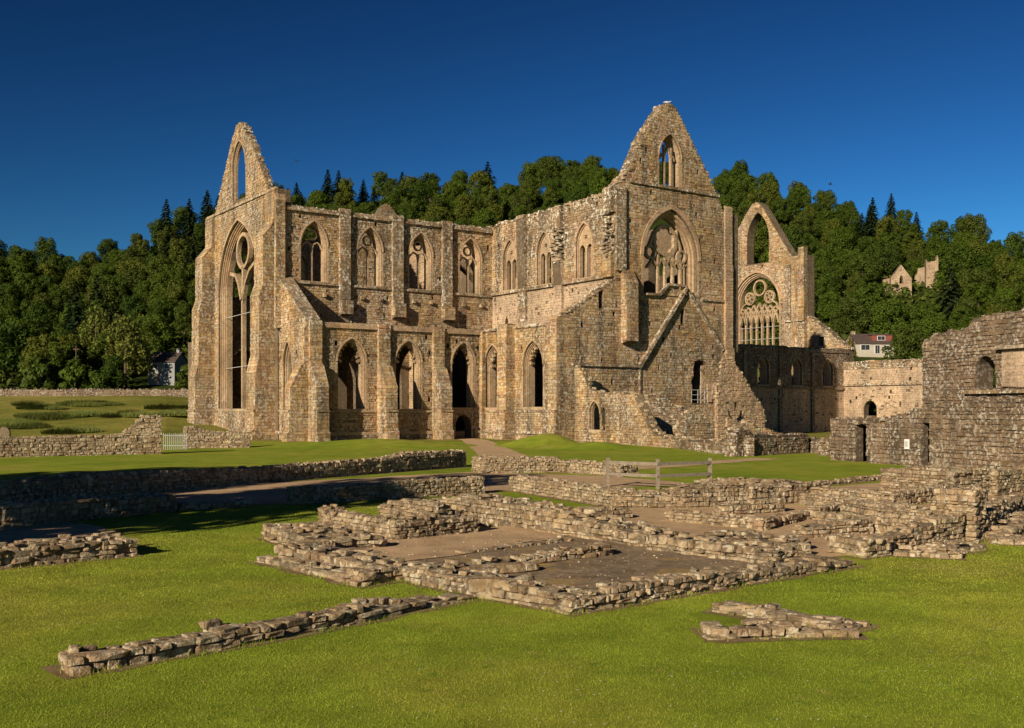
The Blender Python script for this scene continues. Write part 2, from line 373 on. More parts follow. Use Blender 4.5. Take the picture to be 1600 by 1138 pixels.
# ------------------------------------------------------------------ terrain
def interp(x, xs, ys): return float(np.interp(x, xs, ys))
SKX = [-400, -200, 0, 60, 110, 200, 250, 330, 420, 500, 560, 650, 700, 760, 800, 860, 900, 980, 1110, 1180, 1240, 1300, 1340, 1400, 1440, 1500, 1560, 1600, 1800, 2100]
SKY = [350, 362, 385, 390, 408, 378, 352, 325, 305, 292, 285, 278, 282, 288, 290, 262, 258, 262, 268, 280, 293, 310, 322, 328, 352, 352, 375, 398, 420, 430]
def G(X, Y):
    if Y < 60: return 0.0
    u = X/Y; px = 800+1620*u
    ds = interp(px, [335, 480], [97, 168])
    if Y < ds: return 0.0
    z150 = interp(px, [335, 480], [5.8, .2])
    if Y < 168: return z150*(Y-ds)/max(1.0, 168-ds)
    Dc = interp(px, [0, 400, 800, 1200, 1600], [300, 340, 380, 350, 300])
    zc = 3+(640-interp(px, SKX, SKY))*Dc/1620-6.3
    if Y < Dc:
        t = (Y-168)/(Dc-168); return z150+(zc-z150)*(t**1.15)
    return zc+min(14, (Y-Dc)*.05)
def sheet(name, mat, xs, ys, dz=0.0, keep=None):
    v = []; f = []; idx = {}
    for i, y in enumerate(ys):
        for j, x in enumerate(xs):
            X = x*max(1, y/60.0) if y > 60 else x
            idx[i, j] = len(v); v.append((X, y, G(X, y)+dz))
    for i in range(len(ys)-1):
        for j in range(len(xs)-1): f.append((idx[i, j], idx[i, j+1], idx[i+1, j+1], idx[i+1, j]))
    me = bpy.data.meshes.new(name); me.from_pydata(v, [], f); me.materials.append(M[mat]); me.update()
    o = link(name, me, None, 'structure'); return o
xs = list(np.linspace(-110, 110, 67))
sheet('lawn', 'lawn', xs, [-120, -60, 0, 20, 40, 60, 80, 90, 97])
sheet('meadow', 'meadow', xs, list(range(97, 169, 6))+[168.0])
hs = sheet('hillside', 'hill', xs, [168]+list(range(174, 420, 8))+[460, 540, 700, 1000, 1600])
for p in hs.data.polygons: p.use_smooth = True

def ground_poly(name, mat, pts, z, kind='structure'):
    me = bpy.data.meshes.new(name); v = [W(a, b, z) for a, b in pts]
    tris = tessellate_polygon([v]); me.from_pydata([tuple(p) for p in v], [], [tuple(t) for t in tris]); me.materials.append(M[mat]); me.update()
    if me.polygons[0].normal.z < 0: me.flip_normals()
    o = link(name, me, None, kind); return o
def wavy(pts, step=.8, amp=.18):
    o = []
    for p, q in zip(pts, pts[1:]+pts[:1]): o += jag(p, q, step, amp)
    return o

# ------------------------------------------------------------------ abbey church
abbey = empty('abbey_church', W(0, 0), ROT)
tag(abbey, 'huge roofless ruined stone abbey church with three pointed gables', 'abbey')
X_, Y_ = Vector((1, 0, 0)), Vector((0, 1, 0))
def NP(b): return Plane((0, b, 0), X_, -Y_)        # north-facing wall plane
def EP(a): return Plane((a, 0, 0), Y_, -X_)        # east-facing wall plane
def wall(name, pl, poly, wins=(), holes=(), thick=1.2, faces=(('warm', None),), putlog=0, core='mortar', parent=abbey, ruin=False):
    hs_ = [arch(w['c'], w['w'], w['sill'], w['spring'], w['apex']) for w in wins]+list(holes)
    pg = []
    if putlog:
        u0, u1 = min(p[0] for p in poly), max(p[0] for p in poly); z1 = max(p[1] for p in poly); tries = 0
        while len(pg) < putlog and tries < putlog*20:
            tries += 1; u, z = R(u0+.5, u1-.5), R(3.6, z1-.8); s = R(.10, .17)
            q = [(u-s, z-s*1.2), (u+s, z-s*1.2), (u+s, z+s*1.2), (u-s, z+s*1.2)]
            ok = all(any(a < x-.15 and x+.15 < b for a, b in scan(poly, zz)) for x, zz in q) and not any(any(a-.45 < x < b+.45 for a, b in scan(h, zz)) for h in hs_ for x, zz in q)
            ok = ok and all(abs(u-k[0][0]) > .9 or abs(z-k[0][1]) > .9 for k in pg)
            if ok: pg.append(q)
    ac = Acc(); slab(ac, pl, poly, hs_+pg, 0, -thick, .5)
    for q in pg: slab(ac, pl, [(x+(.03 if i in (1, 2) else -.03), z+(.03 if i > 1 else -.03)) for i, (x, z) in enumerate(q)], [], -.45, -.6, 0.0)
    o = ac.build(name, core, parent)
    for mt, sub in faces:
        b = Acc(); pp = poly
        kw = {}
        if isinstance(sub, dict): kw = sub.get('kw', {}); sub2 = sub.get('rects', [None])
        else: sub2 = [sub]
        for rc in sub2:
            if rc is None: blocks(b, pl, poly, hs_+pg, **kw)
            else:
                u0, u1, z0, z1 = rc
                # clip polygon by rectangle using outer "holes"
                big = 99
                blocks(b, pl, poly if False else clip(poly, rc), hs_+pg, **kw)
        b.build('stone_block', mt, o, 'stuff')
    for w in wins:
        kw = {k: v for k, v in w.items() if k not in ('c', 'w', 'sill', 'spring', 'apex')}
        window(pl, w['c'], w['w'], w['sill'], w['spring'], w['apex'], thick=thick, parent=o, **kw)
    return o
def clip(poly, rc):
    u0, u1, z0, z1 = rc
    def cl(P, ins, it):
        o = []
        for i in range(len(P)):
            p, q = P[i], P[(i+1) % len(P)]
            if ins(p): o.append(p)
            if ins(p) != ins(q): o.append(it(p, q))
        return o
    def iu(c): return lambda p, q: (c, p[1]+(q[1]-p[1])*(c-p[0])/(q[0]-p[0]))
    def iz(c): return lambda p, q: (p[0]+(q[0]-p[0])*(c-p[1])/(q[1]-p[1]), c)
    P = cl(poly, lambda p: p[0] >= u0, iu(u0)); P = cl(P, lambda p: p[0] <= u1, iu(u1))
    P = cl(P, lambda p: p[1] >= z0, iz(z0)); return cl(P, lambda p: p[1] <= z1, iz(z1))
def wn_(c, w, sill, spring, apex, **k): return dict(c=c, w=w, sill=sill, spring=spring, apex=apex, **k)

# --- presbytery north aisle wall
pl = NP(0)
O3 = ((.09, .12), (.09, .26), (.08, .40))
door = arch(17.15, .95, -.2, 1.3, 2.45)
aw = wall('presbytery_aisle_wall', pl, [(0, -.3), (19.9, -.3)]+jag((19.9, 11.05), (0, 11.05), 1.2, .06)+[(0, 11.05)],
     [wn_(4.44, 1.48, 3.06, 7.6, 9.8, orders=O3, foil='stub'), wn_(10.68, 1.45, 3.06, 7.7, 9.8, orders=O3, foil='stub'), wn_(17.15, 1.38, 3.2, 7.7, 9.85, orders=O3, foil='stub')],
     [door], 1.2, (('warm', None),), putlog=14)
ac = Acc()
for a, b in ((1.2, 7.2), (8.45, 13.4), (14.65, 19.6)):
    course(ac, pl, a, b, 10.75, .32, .26); course(ac, pl, a, b, 2.72, .17, .15); course(ac, pl, a, b, 11.05, .22, .12)
    if b < 19: course(ac, pl, a, b, .55, .3, .28)
course(ac, pl, 14.65, 16.0, .55, .3, .28); course(ac, pl, 18.4, 19.6, .55, .3, .28)
ac.build('string_course', 'dress', aw)
ac = Acc()
for a, b in ((1.2, 7.2), (8.45, 13.4), (14.65, 16.0), (18.4, 19.6)):
    ac = Acc(); slab(ac, pl, [(a, -.3), (b, -.3), (b, .55), (a, .55)], [], .2, -.1, .5)
    blocks(ac, Plane(pl.pt(0, 0, .2), pl.U, pl.N), [(a, -.2), (b, -.2), (b, .55), (a, .55)]); ac.build('plinth', 'lichen', aw)
ac = Acc(); rubble(ac, (1, .5, 11.1), (19, .5, 11.15), .35, .35, 110); ac.build('wall_top_rubble', 'lichen', aw, 'stuff')
BP = [(-.3, 2.2), (.75, 2.2), (.95, 1.95), (2.75, 1.95), (2.76, 2.05), (2.95, 2.05), (2.96, 1.85), (5.0, 1.85), (7.1, .75), (7.3, .42), (10.9, .42), (11.35, .30), (11.4, .1)]
for u0, u1 in ((0, 1.2), (7.2, 8.45), (13.4, 14.65)): buttress(pl, u0, u1, BP, aw)
# --- aisle east end wall with sloping lean-to head
pl = EP(0)
ae = wall('aisle_east_wall', pl, [(-.0, -.3), (7.4, -.3), (7.4, 16.0), (6.5, 15.7), (.5, 11.35), (0, 11.2)],
     [wn_(4.75, 1.1, 2.9, 7.3, 9.6, orders=((.12, .15), (.12, .35)), tracery=False)], [], 1.2, (('warm', None),), putlog=4)
ac = Acc()
for i in range(12):
    t0, t1 = i/12, (i+1)/12
    u0, u1 = 6.7-6.5*t0, 6.7-6.5*t1; z0, z1 = 15.8-4.6*t0, 15.8-4.6*t1
    q_ = Acc(); slab(q_, pl, [(u0, z0), (u1+.02, z1), (u1+.02, z1+.35), (u0, z0+.35)], [], .18, -1.3); ac.sub.append(q_)
ac.build('coping_stone', 'lichen', ae); ac = Acc()
course(ac, pl, 1.4, 7.4, 2.75, .18, .14); course(ac, pl, 1.4, 7.4, .6, .3, .25)
ac.build('string_course', 'lichen', ae)
buttress(pl, 0, 1.3, [(-.3, 2.1), (.75, 2.1), (.95, 1.9), (2.75, 1.9), (2.76, 2.0), (2.95, 2.0), (2.96, 1.8), (5.0, 1.8), (7.1, .7), (7.3, .4), (10.6, .4), (11.2, .1)], ae)
# --- presbytery clerestory wall on its arcade
pl = NP(6.86)
arc_h = [arch(c, 2.3, -.3, 6.2, 10.2) for c in (3.4, 9.6, 15.8, 22.0)]
O2 = ((.09, .12), (.09, .26), (.07, .40))
top = jag((25.4, 23.5), (19.3, 23.35), .8, .10)+jag((19.3, 23.35), (13, 23.2), .8, .12)+jag((13, 23.2), (6.9, 23.2), .8, .12)+jag((6.9, 23.25), (0, 23.4), 1.2, .05)+[(0, 23.4)]
cw = wall('presbytery_clerestory_wall', pl, [(-.2, -.3), (25.4, -.3)]+top+[(-.2, 23.4)],
     [wn_(c, 1.42, 15.95, 19.55, 22.0, orders=O2) for c in (3.65, 9.97, 16.07, 22.45)], arc_h, 1.3,
     (('warm', dict(rects=[(0, 7.0, 11, 23.4), (19.8, 25.4, 11, 23.4), (7, 19.8, 11, 15.7)])), ('lichen', dict(rects=[(7.0, 19.8, 15.7, 23.6)], kw=dict(ch=(.2, .32), bw=(.25, .6), prot=(.01, .075), jit=.02)))), putlog=22)
ac = Acc()
for a, b in ((.4, 6.4), (7.55, 12.5), (13.75, 18.6), (19.9, 25.3)):
    course(ac, pl, a, b, 15.62, .26, .24); course(ac, pl, a, b, 22.85, .3, .30, None)
    course(ac, pl, a, b, 23.15, .2, .14)
    for k in (.28, .72):
        u = a+(b-a)*k; q_ = Acc(); slab(q_, pl, [(u-.17, 14.4), (u+.17, 14.4), (u+.17, 14.75), (u-.17, 14.75)], [], .38, -.05); q_.build('roof_corbel', 'warm', cw)
ac.build('string_course', 'lichen', cw)
ac = Acc(); rubble(ac, (6, 7.4, 23.2), (25.4, 7.4, 23.35), .5, .42, 190); rubble(ac, (0, 7.4, 23.4), (6, 7.4, 23.35), .4, .3, 30); ac.build('wall_top_rubble', 'lichen', cw, 'stuff')
for u0, u1 in ((6.4, 7.55), (12.5, 13.75), (18.65, 19.85)):
    p = buttress(pl, u0, u1, [(13.9, .42), (23.2, .42), (23.6, .3), (23.65, .1)], cw, 'lichen', 'pilaster')
    buttress(pl, u0+.02, u1+.12, [(12.6, .1), (12.75, .80), (14.2, .80), (14.25, .45)], cw, 'warm', 'corbel_block')
buttress(pl, -.55, .42, [(11.0, .4), (23.6, .4), (24.3, .25)], cw, 'warm', 'pilaster')
# --- opposite (south) walls seen through the windows
sw = wall('presbytery_south_wall', NP(25.8), [(0, -.3), (25.4, -.3)]+jag((25.4, 23.4), (0, 23.4), 1.0, .12)+[(0, 23.4)],
     [wn_(c, 1.42, 15.95, 19.55, 22.0, orders=((.2, .3),), hood=0, sillstone=False) for c in (3.65, 9.97, 16.07, 22.45)], arc_h, 1.3, (('warm', dict(rects=[(0, 25.4, 9, 23.5)])),))
wall('south_aisle_wall', NP(32.4), [(-.5, -.3), (25.4, -.3), (25.4, 11), (-.5, 11)], [], [], 1.2, (('warm', None),))
ac = Acc(); box(ac, 1.1, 25.3, 1.1, 6.9, 10.55, 10.85, .5); ac.build('aisle_vault', 'mortar', aw)
ac = Acc(); box(ac, 20.7, 25.5, -13.0, .9, 10.5, 10.8, .5); ac.build('aisle_vault', 'mortar', aw)
wall('south_transept_west_wall', EP(41.0), [(27.3, -.3), (45, -.3), (45, 23.6), (27.3, 23.6)], [], [], 1.2, ())
for nm, a in (('crossing_arch_wall', 25.4), ('crossing_arch_wall', 41.0)):
    wall(nm, EP(a), [(6.9, -.3), (25.8, -.3)]+jag((25.8, 23.8), (6.9, 23.8), 1.0, .15)+[(6.9, 23.8)], [], [arch(16.3, 7.4, -.3, 13.0, 22.6)], 1.6, (('dress', None),))
for nm, b in (('crossing_side_arch_wall', 8.3), ('crossing_side_arch_wall', 27.2)):
    wall(nm, NP(b), [(27.0, -.3), (41, -.3), (41, 23.6), (27.0, 23.6)], [], [arch(34.0, 5.8, -.3, 13.0, 22.3)], 1.4, (('dress', None),))
wall('south_transept_gable', NP(45.0), [(26, -.3), (41, -.3), (41, 24.5), (38.6, 26), (33.2, 33.0), (32.4, 33.3), (31.6, 32.6), (27.2, 25.6), (26, 24)], [], [arch(33.4, 3.4, 14, 18.5, 23)], 1.3, (('warm', None),))
wall('south_transept_east_wall', EP(25.4), [(27.5, -.3), (45, -.3), (45, 23.6), (27.5, 23.6)], [], [arch(c, 1.3, 16, 19.5, 21.6) for c in (31, 36.5, 41.5)], 1.3, ())
# --- east front with the great window
pl = EP(0)
O4 = ((.13, .18), (.13, .36), (.13, .54), (.12, .70))
gw = arch(18.3, 6.0, 3.08, 15.6, 23.4, 14)
ef = wall('east_front', pl, [(7.4, -.3), (26.2, -.3), (26.2, 25.0), (7.4, 25.0)],
     [wn_(18.3, 6.0, 3.08, 15.6, 23.4, orders=O4, hood=.22, tracery=False)], [], 1.4, (('warm', None),), putlog=14)
t = Acc(); d0, d1 = -.75, -1.2
bar(t, pl, (19.2, 3.0), (19.2, 15.2), .34, d0, d1)
ring(t, pl, (19.0, 20.3), 1.6, 2.0, d0, d1, 24)
trbars(t, pl, [(19.2, 14.9), (18.5, 16.6), (17.2, 18.0), (15.4, 18.7)], .36, d0, d1); trbars(t, pl, [(19.2, 14.9), (19.9, 16.6), (21.2, 17.8), (22.9, 18.2)], .36, d0, d1)
trbars(t, pl, [(19.2, 15.0), (20.1, 16.9), (21.0, 17.9)], .35, d0+.15, d1); bar(t, pl, (19.2, 15.0), (19.0, 18.6), .45, d0, d1)
tr_e = t.build('window_tracery', 'dress', ef)
t = Acc()
for z in (7.6, 13.3): t = Acc(); bar(t, pl, (12.6, z+.2), (24.0, z), .05, -.7, -.75); t.build('tie_bar', 'metal', ef)
ac = Acc(); course(ac, pl, 7.4, 26.2, 24.9, .22, .22); course(ac, pl, 10.4, 12.2, 2.75, .18, .14); course(ac, pl, 24.5, 26, 2.75, .18, .14); ac.build('string_course', 'lichen', ef)
ac = Acc(); blocks(ac, Plane(pl.pt(0, 0, .0), pl.U, pl.N), [(12.3, -.2), (24.3, -.2), (24.3, 2.9), (12.3, 2.9)], (), (.15, .26), (.2, .5), (.03, .12)); ac.build('rubble_sill', 'lichen', ef, 'stuff')
EB = [(-.3, 2.6), (.9, 2.6), (1.1, 2.35), (2.75, 2.35), (2.76, 2.45), (2.95, 2.45), (2.96, 2.25), (6.6, 2.25), (8.2, 1.85), (14.2, 1.85), (15.4, 1.45), (20.2, 1.45), (21.6, .3), (24.8, .3), (25.2, .1)]
buttress(pl, 7.5, 9.9, EB, ef); buttress(pl, 25.6, 28.0, EB, ef, 'warm')
ac = Acc()
sa = [(26.2, -.3), (33.2, -.3)]+jag((33.2, 6.5), (32.4, 9), .8, .2)+jag((32.4, 9), (28.6, 14.5), .8, .25)+jag((28.6, 14.5), (28.2, 19), .8, .15)+[(28.0, 23.5), (26.2, 23.8)]
slab(ac, pl, sa, [], .1, -1.3); blocks(ac, Plane(pl.pt(0, 0, .1), pl.U, pl.N), sa, (), (.18, .3), (.2, .6), (.02, .12), jit=.03)
ac.build('south_aisle_end', 'lichen', ef)
eg_poly = [(9.5, 25.1), (25.6, 25.1)]+jag((25.6, 25.1), (22.4, 29.4), .6, .06)+jag((22.4, 29.4), (19.9, 32.8), .6, .06)+[(18.9, 33.7), (18.0, 33.95), (17.2, 33.8)]+jag((16.7, 33.2), (14.5, 31.2), .6, .07)+jag((14.5, 31.2), (9.5, 25.15), .6, .08)
eg = wall('east_gable', pl, eg_poly, [wn_(17.9, 1.95, 25.6, 29.0, 31.9, orders=((.12, .1), (.12, .22)), hood=.15, tracery=False, sillstone=False)], [], .5, (('warm', None),), putlog=4)
ac = Acc()
for (p, q, n) in (((9.6, 25.2), (14.5, 31.1), 46), ((14.5, 31.1), (17.0, 33.6), 22), ((17.2, 33.7), (18.8, 33.7), 10), ((19.0, 33.4), (22.4, 29.4), 14), ((22.4, 29.4), (25.5, 25.2), 14)):
    rubble(ac, (.5, p[0], p[1]-.05), (.5, q[0], q[1]-.05), 0, .4, 0)
    for i in range(n*2):
        t_ = R(0, 1); rock(ac, (R(.0, .65), p[0]+(q[0]-p[0])*t_, p[1]+(q[1]-p[1])*t_), (R(.2, .4), R(.2, .4), R(.12, .26)), R(-.3, .3))
ac.build('gable_coping', 'lichen', eg, 'stuff')
# --- north transept: chapel aisle wall, clerestory, north front
pl = EP(19.6)
kw_ = wall('transept_chapel_wall', pl, [(-14.3, -.3), (0, -.3)]+jag((0, 11.1), (-14.3, 11.35), .9, .1)+[(-14.3, 11.3)],
     [wn_(-1.85, 1.5, 3.2, 7.3, 9.6, orders=O3, foil='stub'), wn_(-8.85, 1.62, 3.25, 7.35, 9.65, orders=O3, foil='stub')], [], 1.2, (('warm', None),), putlog=8)
ac = Acc()
for a, b in ((-12.4, -5.8), (-4.2, -.1)):
    course(ac, pl, a, b, 2.75, .17, .14); course(ac, pl, a, b, .6, .28, .25); course(ac, pl, a, b, 11.05, .25, .2)
ac.build('string_course', 'lichen', kw_)
ac = Acc(); rubble(ac, (20.1, -14, 11.2), (20.1, 0, 11.1), .45, .42, 130); ac.build('wall_top_rubble', 'lichen', kw_, 'stuff')
KB = [(-.3, 1.5), (.7, 1.5), (.9, 1.25), (2.75, 1.25), (2.76, 1.36), (2.92, 1.36), (2.93, 1.15), (11.1, 1.05), (11.5, .95), (11.55, .1)]
KB2 = [(-.3, 1.7), (.7, 1.7), (.9, 1.4), (2.75, 1.4), (2.76, 1.5), (2.92, 1.5), (2.93, 1.3), (11.35, 1.3), (11.6, 1.2), (11.62, .1)]
buttress(pl, -5.8, -4.25, KB, kw_); buttress(pl, -14.25, -12.5, KB2, kw_); buttress(pl, -.55, 0.0, [(-.3, .5), (11.0, .45), (11.2, .1)], kw_)
pl = EP(25.4)
tarc = [arch(c, 2.4, -.3, 6.2, 10.2) for c in (3.2, -3.2, -9.6)]
topt = [(6.9, 23.6)]+jag((6.9, 23.6), (.1, 23.9), .7, .16)+jag((.1, 23.9), (-13.6, 24.1), .6, .16)+jag((-13.6, 24.1), (-14.3, 24.6), .4, .1)+[(-14.3, 24.6)]
O2p = ((.10, .14), (.10, .30))
te = wall('transept_east_wall', pl, [(-14.3, -.3), (6.9, -.3)]+topt,
     [wn_(c, w, 16.2, 19.5, 21.65, orders=O2p, foil='plate') for c, w in ((3.35, 1.28), (-2.95, 1.25), (-9.6, 1.32))],
     tarc+[arch(4.0, .28, 11.6, 12.6, 13.2, 4)], 1.3,
     (('pale', dict(rects=[(-14.3, 6.9, 10.8, 15.85)], kw=dict(prot=(.004, .016), jit=.008))), ('lichen', dict(rects=[(-14.3, 1.6, 19.2, 25)], kw=dict(ch=(.2, .32), bw=(.22, .6), prot=(.01, .08), jit=.025))), ('warm', dict(rects=[(1.6, 6.9, 15.85, 24), (-14.3, 1.6, 15.85, 19.2)]))), putlog=18)
ac = Acc()
for a, b in ((1.5, 6.8), (-4.7, .1), (-13.2, -6.2)): course(ac, pl, a, b, 15.78, .3, .30)
course(ac, pl, .1, 1.5, 15.78, .3, .4)
ac.build('string_course', 'lichen', te)
ac = Acc(); rubble(ac, (25.95, -14, 24.05), (25.95, 6.9, 23.7), .55, .48, 260); ac.build('wall_top_rubble', 'lichen', te, 'stuff')
ac = Acc()
for i in range(60): rock(ac, (R(24.95, 25.4), R(-6.3, -4.8), R(18.0, 21.8)), (R(.3, .7), R(.3, .8), R(.15, .3)), R(-.4, .4))
for i in range(50): rock(ac, (R(24.9, 25.4), R(-14.2, -12.9), R(17.8, 22.2)), (R(.3, .7), R(.3, .7), R(.15, .3)), R(-.4, .4))
ac.build('broken_pilaster', 'lichen', te, 'stuff')
buttress(pl, .12, 1.5, [(11.2, .3), (15.8, .3), (23.6, .55), (24.0, .4)], te, 'lichen', 'pilaster')
buttress(pl, -6.2, -4.9, [(11.2, .25), (15.8, .25), (18.3, .5), (18.9, .1)], te, 'pale', 'pilaster')
buttress(pl, -6.2, -4.9, [(21.4, .1), (21.7, .45), (23.8, .45), (24.0, .2)], te, 'lichen', 'pilaster')
buttress(pl, -14.2, -12.9, [(15.8, .45), (18.0, .45), (18.6, .1)], te, 'warm', 'pilaster')
buttress(pl, -14.2, -12.9, [(21.8, .1), (22.2, .45), (24.3, .45), (24.6, .2)], te, 'lichen', 'pilaster')
pl = NP(-14.3)
gl = jag((41.3, 24.3), (40.7, 24.6), .4, .1)+jag((40.7, 22.8), (39.3, 25.5), .5, .05)+jag((39.3, 25.5), (33.7, 33.2), .55, .06)+[(33.3, 33.55), (32.6, 33.75), (31.9, 33.6)]+jag((31.7, 33.3), (29.3, 30.3), .55, .07)+jag((29.3, 30.3), (27.0, 26.0), .55, .12)+jag((27, 26.0), (25.4, 24.6), .4, .12)
dh = [(35.65, 3.65), (37.5, 3.65), (37.5, 5.9), (37.65, 6.6), (37.3, 7.1), (37.75, 7.6), (37.3, 7.95), (36.7, 8.1), (36.1, 7.9), (35.85, 7.2), (35.95, 6.4), (35.6, 5.9), (35.75, 5.1), (35.6, 4.6)]
slit = [(34.05, 11.65), (34.6, 11.65), (34.6, 13.05), (34.05, 13.05)]
slit2 = [(39.75, 3.7), (40.25, 3.7), (40.25, 5.8), (39.75, 5.8)]
tn = wall('transept_north_front', pl, [(19.6, -.3), (41.3, -.3)]+gl+[(25.4, 15.6)]+jag((25.3, 15.5), (19.6, 11.9), .6, .15)+[(19.6, 11.6)],
     [wn_(32.75, 3.75, 14.5, 18.2, 23.1, orders=((.28, .28), (.22, .55), (.18, .85)), hood=.42, tracery=False, sillstone=False),
      wn_(32.6, 1.5, 25.45, 28.3, 30.6, orders=((.08, .12), (.07, .25)), hood=.12, tracery=False, sillstone=False)],
     [dh, slit, slit2, arch(23.6, .3, 12.65, 14.1, 14.5, 4)], 1.4, (('warm', dict(kw=dict(ch=(.22, .33), bw=(.32, .8), prot=(.01, .06)))),), putlog=34)
t = Acc(); d0, d1 = -.75, -1.15
ring(t, pl, (32.7, 20.1), 1.32, 1.62, d0, d1, 24, .13)
ring(t, pl, (30.75, 18.75), .50, .72, d0, d1, 14); ring(t, pl, (35.0, 18.6), .50, .72, d0, d1, 14)
for u, zt in ((31.75, 18.6), (32.75, 18.3), (33.8, 18.4), (34.9, 18.0), (35.35, 17.9)): bar(t, pl, (u, 14.5), (u, zt), .22, d0, d1)
trbars(t, pl, [(30.3, 17.2), (31.0, 18.0), (31.75, 17.4), (32.25, 18.2), (32.75, 17.5), (33.3, 18.2), (33.8, 17.4), (34.3, 18.0), (34.9, 17.3), (35.6, 17.8)], .18, d0, d1)
trbars(t, pl, [(34.1, 20.9), (34.6, 20.1), (34.9, 19.2)], .22, d0, d1); bar(t, pl, (34.4, 21.3), (34.25, 19.3), .18, d0, d1); trbars(t, pl, [(31.3, 20.9), (30.9, 20.0), (30.6, 19.4)], .22, d0, d1)
t.build('rose_tracery', 'dress', tn)
t = Acc()
for u in (32.15, 33.1): bar(t, pl, (u, 25.45), (u, 29.6 if u < 32.5 else 29.4), .22, -.3, -.55)
trbars(t, pl, [(31.55, 28.1), (31.8, 28.7), (32.15, 28.2), (32.6, 29.5), (33.1, 28.2), (33.35, 28.6), (33.6, 28.1)], .12, -.32, -.52); t.build('gable_mullion', 'dress', tn)
ac = Acc()
course(ac, pl, 27.2, 39.5, 25.1, .24, .22); course(ac, pl, 37.0, 40.2, 14.2, .2, .2); course(ac, pl, 20.0, 28.6, 7.1, .26, .26); course(ac, pl, 27.5, 30.3, 14.2, .2, .2)
ac.build('string_course', 'lichen', tn)
ac = Acc()
for p, q in (((28.4, 7.3), (34.7, 15.35)), ((34.7, 15.35), (40.1, 9.2))):
    for i in range(12):
        a, b = i/12, (i+1)/12
        bar(ac, pl, (p[0]+(q[0]-p[0])*a, p[1]+(q[1]-p[1])*a), (p[0]+(q[0]-p[0])*b, p[1]+(q[1]-p[1])*b), .34, .42 if p[0] < 30 else .28, -.05, R(0, 1))
bar(ac, pl, (28.5, 3.0), (28.5, 7.1), .22, .16, -.05)
bar(ac, pl, (31.0, 14.4), (32.2, 15.5), .22, .36, -.05); bar(ac, pl, (32.2, 15.5), (34.7, 15.5), .24, .36, -.05); bar(ac, pl, (29.2, 14.35), (31.0, 14.4), .22, .36, -.05)
ac.build('roof_scar_moulding', 'lichen', tn)
ac = Acc(); blocks(ac, Plane(pl.pt(0, 0, .02), pl.U, pl.N), [(31.1, 14.4), (34.6, 14.4), (34.6, 15.45), (32.2, 15.45)], (), prot=(.03, .09)); ac.build('sill_wall', 'warm', tn, 'stuff')
buttress(pl, 26.1, 27.55, [(9.4, .3), (9.6, .9), (15.2, .9), (16.6, .1)], tn); buttress(pl, 25.4, 26.6, [(16.4, .25), (24.2, .25), (24.6, .1)], tn, 'lichen', 'pilaster')
buttress(pl, 40.35, 41.4, [(-.3, .5), (9.4, .5), (9.42, .3), (17.5, .3), (18.2, .22), (24.0, .2), (24.3, .05)], tn, 'dress', 'pilaster')
ac = Acc()
for (p, q, n) in (((27.1, 26.1), (29.3, 30.3), 50), ((29.3, 30.3), (31.8, 33.4), 40), ((31.8, 33.5), (33.4, 33.6), 16), ((33.6, 33.3), (39.2, 25.7), 60), ((19.7, 12.1), (25.3, 15.6), 90), ((25.5, 24.7), (27, 26.1), 24), ((40.7, 23.0), (41.3, 24.2), 16)):
    for i in range(n):
        t_ = R(0, 1); rock(ac, (p[0]+(q[0]-p[0])*t_, R(-14.25, -13.0), p[1]+(q[1]-p[1])*t_-.04), (R(.25, .5), R(.25, .5), R(.12, .26)), R(-.3, .3))
ac.build('gable_coping', 'lichen', tn, 'stuff')
ac = Acc(); pb = Plane(pl.pt(0, 0, 0), pl.U, pl.N)
slab(ac, NP(-13.9), [(37.4, 3.5), (39.8, 3.5), (39.8, 6.4), (37.4, 7.6)], [], 0, -.1); blocks(ac, pb, [(37.8, 3.7), (39.6, 3.7), (39.6, 5.6), (37.8, 5.6)], (), (.3, .6), (.4, .8), (.08, .3), jit=.08, miss=.15)
ac.build('broken_masonry', 'pale', tn, 'stuff')
t = Acc()
for z in (4.0, 4.5, 5.0): bar(t, pl, (35.55, z), (37.55, z), .05, .06, .01)
for u in (35.6, 36.5, 37.5): bar(t, pl, (u, 3.65), (u, 5.05), .05, .06, .01)
t.build('guard_rail', 'metal', tn); t = Acc()
for z in (4.0, 4.5, 5.0): bar(t, pl, (39.7, z), (40.3, z), .05, .06, .01)
for u in (39.72, 40.28): bar(t, pl, (u, 3.7), (u, 5.05), .05, .06, .01)
t.build('guard_rail', 'metal', tn)
wall('transept_west_wall', EP(41.3), [(-14.3, -.3), (8.0, -.3), (8.0, 23.6), (-14.3, 23.6)], [], [arch(c, 1.3, 16, 19.5, 21.6) for c in (3.3, -3, -9.6)], 1.2, ())
